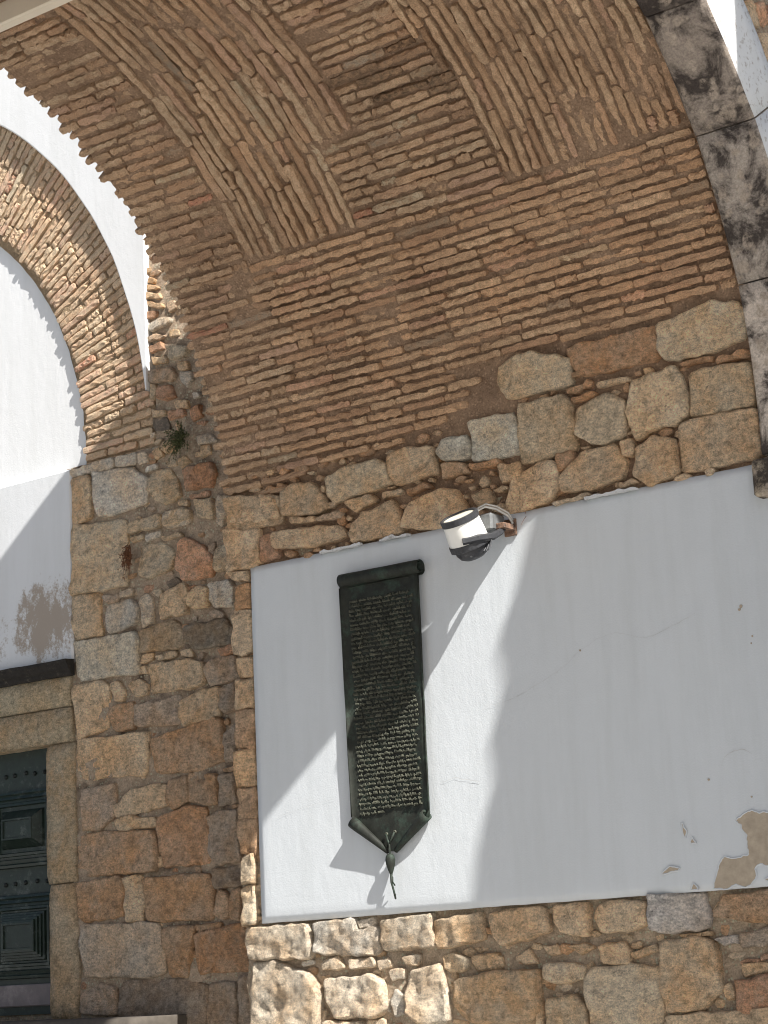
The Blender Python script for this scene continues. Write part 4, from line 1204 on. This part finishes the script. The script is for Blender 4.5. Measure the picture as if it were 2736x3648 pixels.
for k in range(6): jamb(GZ + k * .63, GZ + (k + 1) * .63 - .006, (.3, .25, .2), YC - AFAR - .31, -3.9, 'jamb_stone')

fac = thing('gate_facade', 'outer face of the gate with rounded rubble beside the stone arch', 'facade')
# slab with the arch opening
V = []; F = []
for i in range(101):
    th = math.pi * i / 100; ca, sa = math.cos(th), math.sin(th)
    p = sa_pt(th, R + .3, 0); hy = 2.9 + (AFAR - R if ca < 0 else 0)
    k = min(hy / abs(ca) if abs(ca) > 1e-6 else 99, 3.5 / max(sa, 1e-6))
    q = (YC + k * ca, ZS + k * sa)
    for x in (XF - .03, XF - .35):
        V += [(x, p[1], p[2]), (x, q[0], q[1])]
for i in range(100):
    a = i * 4; c = a + 4
    F += [(a, a + 1, c + 1, c), (a + 2, c + 2, c + 3, a + 3), (a, c, c + 2, a + 2), (a + 1, a + 3, c + 3, c + 1)]
mesh_obj('wall_core', V, F, M['earth'], fac, False)
b = MB(); b.box(XF - .35, XF - .03, .06, .68, GZ, ZS - .01); b.build('pier', M['earth'], fac); b = MB(); b.box(XF - .35, XF - .03, YC - AFAR - .9, YC - AFAR - .3, GZ, ZS - .01); b.build('pier', M['earth'], fac)
# rubble of the facade, on the plane x = XF
fs = random.Random(5); placed = [(-.29, 4.06, .065), (-.19, 3.93, .065), (-.36, 4.2, .07), (-.2, 4.09, .06), (-.13, 3.8, .07), (-.22, 4.24, .07), (-.08, 3.98, .06), (-.08, 4.12, .06)]; tries = 0; first = list(placed)
while len(placed) < 46 and tries < 4000:
    tries += 1
    y, z = fs.uniform(-1.6, .45), fs.uniform(2.7, 5.6); q = fs.uniform(.045, .1)
    d = math.hypot(y - YC, z - ZS)
    if d < R + .33 + q * .8 or any(math.hypot(y - a, z - c) < (q + t) * .92 for a, c, t in placed): continue
    placed.append((y, z, q))
for (y, z, q) in placed:
    P = [(y + q * math.cos(a * 6.283 / 8) * fs.uniform(.8, 1.1), z + q * math.sin(a * 6.283 / 8) * fs.uniform(.8, 1.1)) for a in range(8)]
    o = stone(P, fs.choice(['r2', 't', 'k', 'r2', 't']), 0, fac, h=.05, rough=.012)
    # lay the outline on the facade: turn about z so that the outward side looks along +x
    o.location = (XF - .03, o.location.x, o.location.z); o.rotation_euler = (0, 0, math.pi / 2)

# other side of the passage and the fill over it, so that the passage is closed
b = MB(); b.box(XL + .03, XR, YC - AFAR - .9, YC - AFAR - .05, GZ, ZS + .02)
tag(b.build('opposite_wall', M['wall_plain']), 'limewashed side wall on the other side of the gate passage', 'wall')

# ------------------------------------------------------------------ unseen wall added beside the gate, edge shaped to shade the panel's right half
CZ = [(-4.95, 4.6), (-5.0, 3.2), (-5.02, 2.5), (-5.07, 2.25), (-5.12, 2.05), (-5.19, 1.86), (-5.23, 1.75), (-5.31, 1.6), (-5.345, 1.5), (-5.325, 1.42), (-5.32, 1.33), (-5.38, 1.17), (-5.42, 1.07), (-5.41, .97), (-5.41, .88), (-5.47, .74), (-5.53, .55), (-5.56, .37), (-5.62, .1), (-5.68, -.4)]
hp = [(c + 3.135, q + 3.3) for c, q in CZ] + [(-2.56, GZ), (5, GZ), (5, 7.9)]
V = [(x, -1.1, z) for x, z in hp] + [(x, -.68, z) for x, z in hp]
n = len(hp); F = [tuple(range(n)), tuple(range(n, 2 * n))[::-1]] + [(i, i + n, (i + 1) % n + n, (i + 1) % n) for i in range(n)]
o = mesh_obj('shade_wall', V, F, M['wall_plain'], None, False)
tag(o, 'unseen limewashed wall added beside the gate to shade the white panel', 'shadow caster')

# ------------------------------------------------------------------ scroll plaque
plq = thing('scroll_plaque', 'dark bronze scroll plaque of raised writing hung on the white panel', 'plaque')
XP, HW = -5.99, .241
def sheet_c(u): return .016 + .014 * abs(u) ** 5
V = []; F = []
nu, nv = 16, 30
for side_ in (0, 1):
    for j in range(nv + 1):
        z = 1.965 + (.785 - 1.965) * j / nv
        w = HW * (1.0 - .045 * j / nv); xo = XP + .006 * j / nv
        for i in range(nu + 1):
            u = 2 * i / nu - 1
            c = sheet_c(u) + .004 * noise.noise((u * 2, z * 3, 1)) - side_ * .007
            V.append((xo + u * w + .0012 * noise.noise((z * 6, 3, 3)), -c, z))
    for j in range(1, 7):                                             # tapering tail
        t = j / 6; z = .785 - .15 * t; w = HW * .955 * (1 - t) + .012
        for i in range(nu + 1):
            u = 2 * i / nu - 1
            V.append((XP + .006 + u * w, -(sheet_c(u * (1 - t)) - side_ * .007), z))
rows = nv + 7
for side_ in (0, 1):
    b0 = side_ * rows * (nu + 1)
    for j in range(rows - 1):
        for i in range(nu):
            a = b0 + j * (nu + 1) + i; q = (a, a + 1, a + nu + 2, a + nu + 1)
            F.append(q[::-1] if side_ == 0 else q)
off = rows * (nu + 1)
for j in range(rows - 1):
    for i in (0, nu):
        a = j * (nu + 1) + i; F.append((a, a + nu + 1, a + nu + 1 + off, a + off))
sheet = mesh_obj('sheet', V, F, M['bronze'], plq)
# rolled head: a spiral section run along the width
V = []; F = []
sp_ = []
for k in range(30):
    a = math.radians(250 - k * 18); rr = .037 - .0006 * k
    sp_.append((rr * math.cos(a), rr * math.sin(a)))
nx = 14
for i in range(nx + 1):
    x = XP - .226 + .488 * i / nx; f = 1 + .05 * noise.noise((x * 8, 1, 1))
    for (c, z) in sp_: V.append((x, -.036 - c * f, 1.972 + z * f))
m = len(sp_)
for i in range(nx):
    for k in range(m - 1): F.append((i * m + k, (i + 1) * m + k, (i + 1) * m + k + 1, i * m + k + 1))
o = mesh_obj('head_roll', V, F, M['bronze'], plq)
md = o.modifiers.new('thick', 'SOLIDIFY'); md.thickness = .004
# plain border strip between roll and writing, curled side lips
for sx in (-1, 1):
    b = MB(); P = []
    for j in range(16):
        z = 1.94 - j * .075; P.append((XP + .006 * j / 15 + sx * HW * (1.0 - .045 * j / 15), -.029 - .001 * math.sin(j * 1.3), z))
    b.tube(P, [.0042 + .0008 * noise.noise((j * .7, sx, 1)) for j in range(16)], 8); b.build('side_lip', M['bronze'], plq, True)
# rolled lower corners: tapering open cones
for sx in (-1, 1):
    b = MB(); A = Vector((XP + .006 + sx * .222, -.036, .79)); B = Vector((XP + .004 + sx * .022, -.024, .634))
    b.lathe(A, B - A, [(.019, .004), (.026, 0), (.029, 0), (.028, .03), (.021, .12), (.012, (B - A).length), (.003, (B - A).length + .004)], 14)
    b.lathe(A, B - A, [(.019, .004), (.016, .03), (.0, .05)], 14)
    b.build('corner_roll', M['bronze'], plq, True)
# raised writing, too worn and small to read: rows of joined strokes
tx = MB(); tr = random.Random(21)
nrow = 46
for k in range(nrow):
    z = 1.862 - k * (1.862 - .822) / (nrow - 1)
    f = k / (nrow - 1); w = HW * (1.0 - .045 * f); x0 = XP + .006 * f - w + .05; x1 = XP + .006 * f + w - .045 + tr.uniform(-.006, .012)
    if k == nrow - 1: x1 = XP - .02
    x = x0 + tr.uniform(-.006, .006)
    def yy(x): return -sheet_c((x - XP) / HW) 
    while x < x1 - .012:
        L = min(tr.uniform(.02, .07), x1 - x)
        y = yy(x + L / 2); zz = z + tr.uniform(-.0015, .0015); pr = tr.uniform(.007, .011)
        tx.bbox(x, x + L, y - pr, y + .003, zz - .0028, zz + .0028, .002)
        q = x + .002
        while q < x + L - .003:
            h0, h1 = tr.choice([(.0, .008), (.0, .01), (-.006, .003), (-.008, .006), (0, .006), (0, .012)])
            tx.bbox(q, q + .0035, yy(q) - pr * 1.1, yy(q) + .003, zz + h0, zz + h1, .0012)
            q += tr.uniform(.0055, .009)
        x += L + tr.uniform(.005, .01)
tx.build('raised_writing', M['bronze_text'], sheet, kind='stuff')
# cord through two eyelets, seal and hanging end
b = MB()
b.tube([(-6.011, -.031, .716), (-6.000, -.037, .69), (-5.989, -.039, .672), (-5.987, -.039, .63), (-5.987, -.039, .615)], .005, 8)
b.tube([(-5.961, -.031, .723), (-5.973, -.037, .695), (-5.986, -.039, .672)], .005, 8)
b.build('cord', M['bronze'], plq, True); b = MB()
b.tube([(-5.987, -.036, .53), (-5.985, -.04, .49), (-5.981, -.03, .45), (-5.978, -.022, .412)], [.007, .0055, .005, .0045], 8)
b.tube([(-5.985, -.029, .515), (-5.977, -.04, .49), (-5.976, -.025, .474)], .0035, 6)
b.tube([(-5.978, -.022, .412), (-5.972, -.035, .418), (-5.962, -.045, .424), (-5.960, -.045, .432), (-5.970, -.042, .434)], .0035, 6)
b.build('cord_end', M['bronze'], plq, True)
b = MB(); b.lathe((-5.987, -.039, .622), (0, .03, -1), [(.001, -.002), (.014, .0), (.021, .012), (.024, .028), (.022, .048), (.015, .072), (.007, .094), (.001, .1)], 14)
b.build('seal', M['bronze'], plq, True)
for (x, z) in ((-6.011, .717), (-5.961, .724)):
    b = MB(); b.lathe((x, -.025, z), (0, -1, 0), [(.003, .006), (.007, .008), (.009, 0)], 10); b.build('eyelet', M['bronze_text'], sheet, True)

# ------------------------------------------------------------------ floodlight
lamp = thing('wall_floodlight', 'white barrel floodlight with black bands on an arm above the plaque', 'floodlight')
AX = Vector((-.05, -.5, .87)).normalized(); LC = Vector((-5.325, -.2, 2.008))
b = MB(); b.lathe(LC, AX, [(.094, .0), (.093, .03), (.09, .075), (.088, .102)], 32); barrel = b.build('barrel', M['lamp_white'], lamp, True)
b = MB(); b.lathe(LC, AX, [(.0885, .098), (.0925, .099), (.0925, .127), (.089, .129), (.08, .129), (.078, .119)], 32); b.build('top_rim', M['lamp_dark'], lamp)
b = MB(); b.lathe(LC, AX, [(.0, .119), (.05, .12), (.079, .121)], 32); b.build('lens', M['lens'], barrel, True)
b = MB(); b.lathe(LC, AX, [(.0945, .002), (.099, .0), (.099, -.028), (.095, -.03), (.08, -.031)], 32); b.build('lower_band', M['lamp_dark'], lamp)
b = MB(); b.lathe(LC, AX, [(.082, -.032), (.08, -.05), (.068, -.072), (.045, -.086), (.0, -.092)], 32); ecap = b.build('end_cap', M['lamp_dark'], lamp, True)
b = MB(); b.lathe(LC + Vector((.03, -.03, -.075)), (0, -.2, -1), [(.006, -.01), (.006, .012), (.001, .014)], 8); b.build('screw', M['grey'], ecap)
b = MB()
Pa = LC + Vector((.085, .03, -.01)); Pb = Vector((-5.215, -.09, 2.05))
b.tube([LC + Vector((.03, -.095, -.025)), LC + Vector((.085, -.05, -.01)), LC + Vector((.115, .03, .005)), Pb], [.016, .018, .018, .016], 6)
b.tube([Pb, Vector((-5.222, -.04, 2.078))], .012, 6)
b.build('arm', M['lamp_dark'], lamp)
b = MB(); b.bbox(-5.245, -5.19, -.1, .01, 2.062, 2.09, .003); b.bbox(-5.25, -5.185, -.012, .004, 2.04, 2.12, .002); b.build('bracket', M['rust'], lamp)
b = MB(); b.bbox(-5.325, -5.235, -.135, -.02, 2.055, 2.14, .01); b.build('junction_box', M['grey'], lamp)
b = MB()
cb = [(-5.31, -.14, 2.12), (-5.30, -.15, 2.155), (-5.27, -.13, 2.172), (-5.235, -.09, 2.16), (-5.205, -.04, 2.13), (-5.20, -.012, 2.1), (-5.21, -.02, 2.075)]
b.tube(cb, .006, 8); b.tube([(p[0] + .004, p[1], p[2] + .012) for p in cb[:-1]], .0045, 8); b.build('cable', M['cable'], lamp, True)
# thin rods added by the arm to make slits in the lamp shadow
b = MB()
for k in range(3): b.tube([Vector((-5.235 + .014 * k, -.16 - .012 * k, 2.0)), Vector((-5.245 + .014 * k, -.2, 1.945))], .003, 6)
b.build('slit_rod', M['lamp_dark'], lamp)

# ------------------------------------------------------------------ cream rail under the crown of the vault
rail = thing('ceiling_rail', 'cream painted double rail running under the crown of the brick vault', 'rail')
ry, rz = YC + 1.97 * math.cos(dg(87.5)), ZS + 1.97 * math.sin(dg(87.5))
b = MB(); b.bbox(-6.97, -3.95, ry - .03, ry + .03, rz - .05, rz + .06, .008); b.build('rail_beam', M['rail'], rail)
b = MB(); b.bbox(-6.97, -3.95, ry - .16, ry - .13, rz + .0, rz + .03, .006); b.build('thin_rail', M['rail'], rail)
b = MB()
for x in (-6.8, -5.4, -4.1): b.box(x, x + .02, ry - .15, ry + .02, rz + .03, rz + .3)
b.build('hanger', M['grey'], rail)

# ------------------------------------------------------------------ plants growing in the joints
def tuft(name, base, n, lmin, lmax, mat, droop, spread, leaf, label, cat):
    b = MB(); r_ = random.Random(len(name) * 7)
    for k in range(n):
        d = Vector((r_.gauss(0, spread), -abs(r_.gauss(.5, .3)), r_.gauss(droop, .6))).normalized()
        L = r_.uniform(lmin, lmax); p = Vector(base) + Vector((r_.gauss(0, .012), 0, r_.gauss(0, .02)))
        pts = [p + d * L * t + Vector((0, 0, -.25 * L * t * t)) for t in (0, .35, .7, 1)]
        b.tube(pts, [.0018, .0014, .001, .0005], 3, False)
        for q in range(leaf):
            t = r_.uniform(.2, 1); c = p + d * L * t + Vector((0, 0, -.25 * L * t * t))
            e = Vector((r_.gauss(0, 1), r_.gauss(0, 1), r_.gauss(0, 1))).normalized(); f = e.orthogonal().normalized() * .0035
            e = e * r_.uniform(.008, .018)
            b.add([c, c + e * .5 + f, c + e, c + e * .5 - f], [(0, 1, 2, 3)])
    o = b.build(name, M[mat])
    return tag(o, label, cat)
tuft('shrub', (-7.575, Y0 - .03, 3.05), 70, .05, .15, 'leaf', -.3, .55, 9, 'small dark green shrub growing from the rubble beside the vault', 'plant')
tuft('dry_weed', (-8.0, Y0 - .03, 2.47), 60, .04, .11, 'dry', -1.2, .28, 6, 'dry reddish brown weed hanging in a joint between pale stones', 'plant')
tuft('grass_tuft', (-5.13, -.0, 2.155), 9, .03, .07, 'dry', .4, .5, 0, 'thin dry grass tuft on top of the panel beside the floodlight', 'plant')

# ------------------------------------------------------------------ stand every empty at the base of its thing
for o in list(COL.objects):
    if o.type != 'EMPTY': continue
    lo = Vector((1e9,) * 3); hi = Vector((-1e9,) * 3)
    for c in o.children:
        for q in c.bound_box:
            p = c.matrix_basis @ Vector(q)
            lo = Vector(map(min, lo, p)); hi = Vector(map(max, hi, p))
    base = Vector(((lo.x + hi.x) / 2, (lo.y + hi.y) / 2, lo.z))
    o.location = base
    for c in o.children: c.location = c.location - base
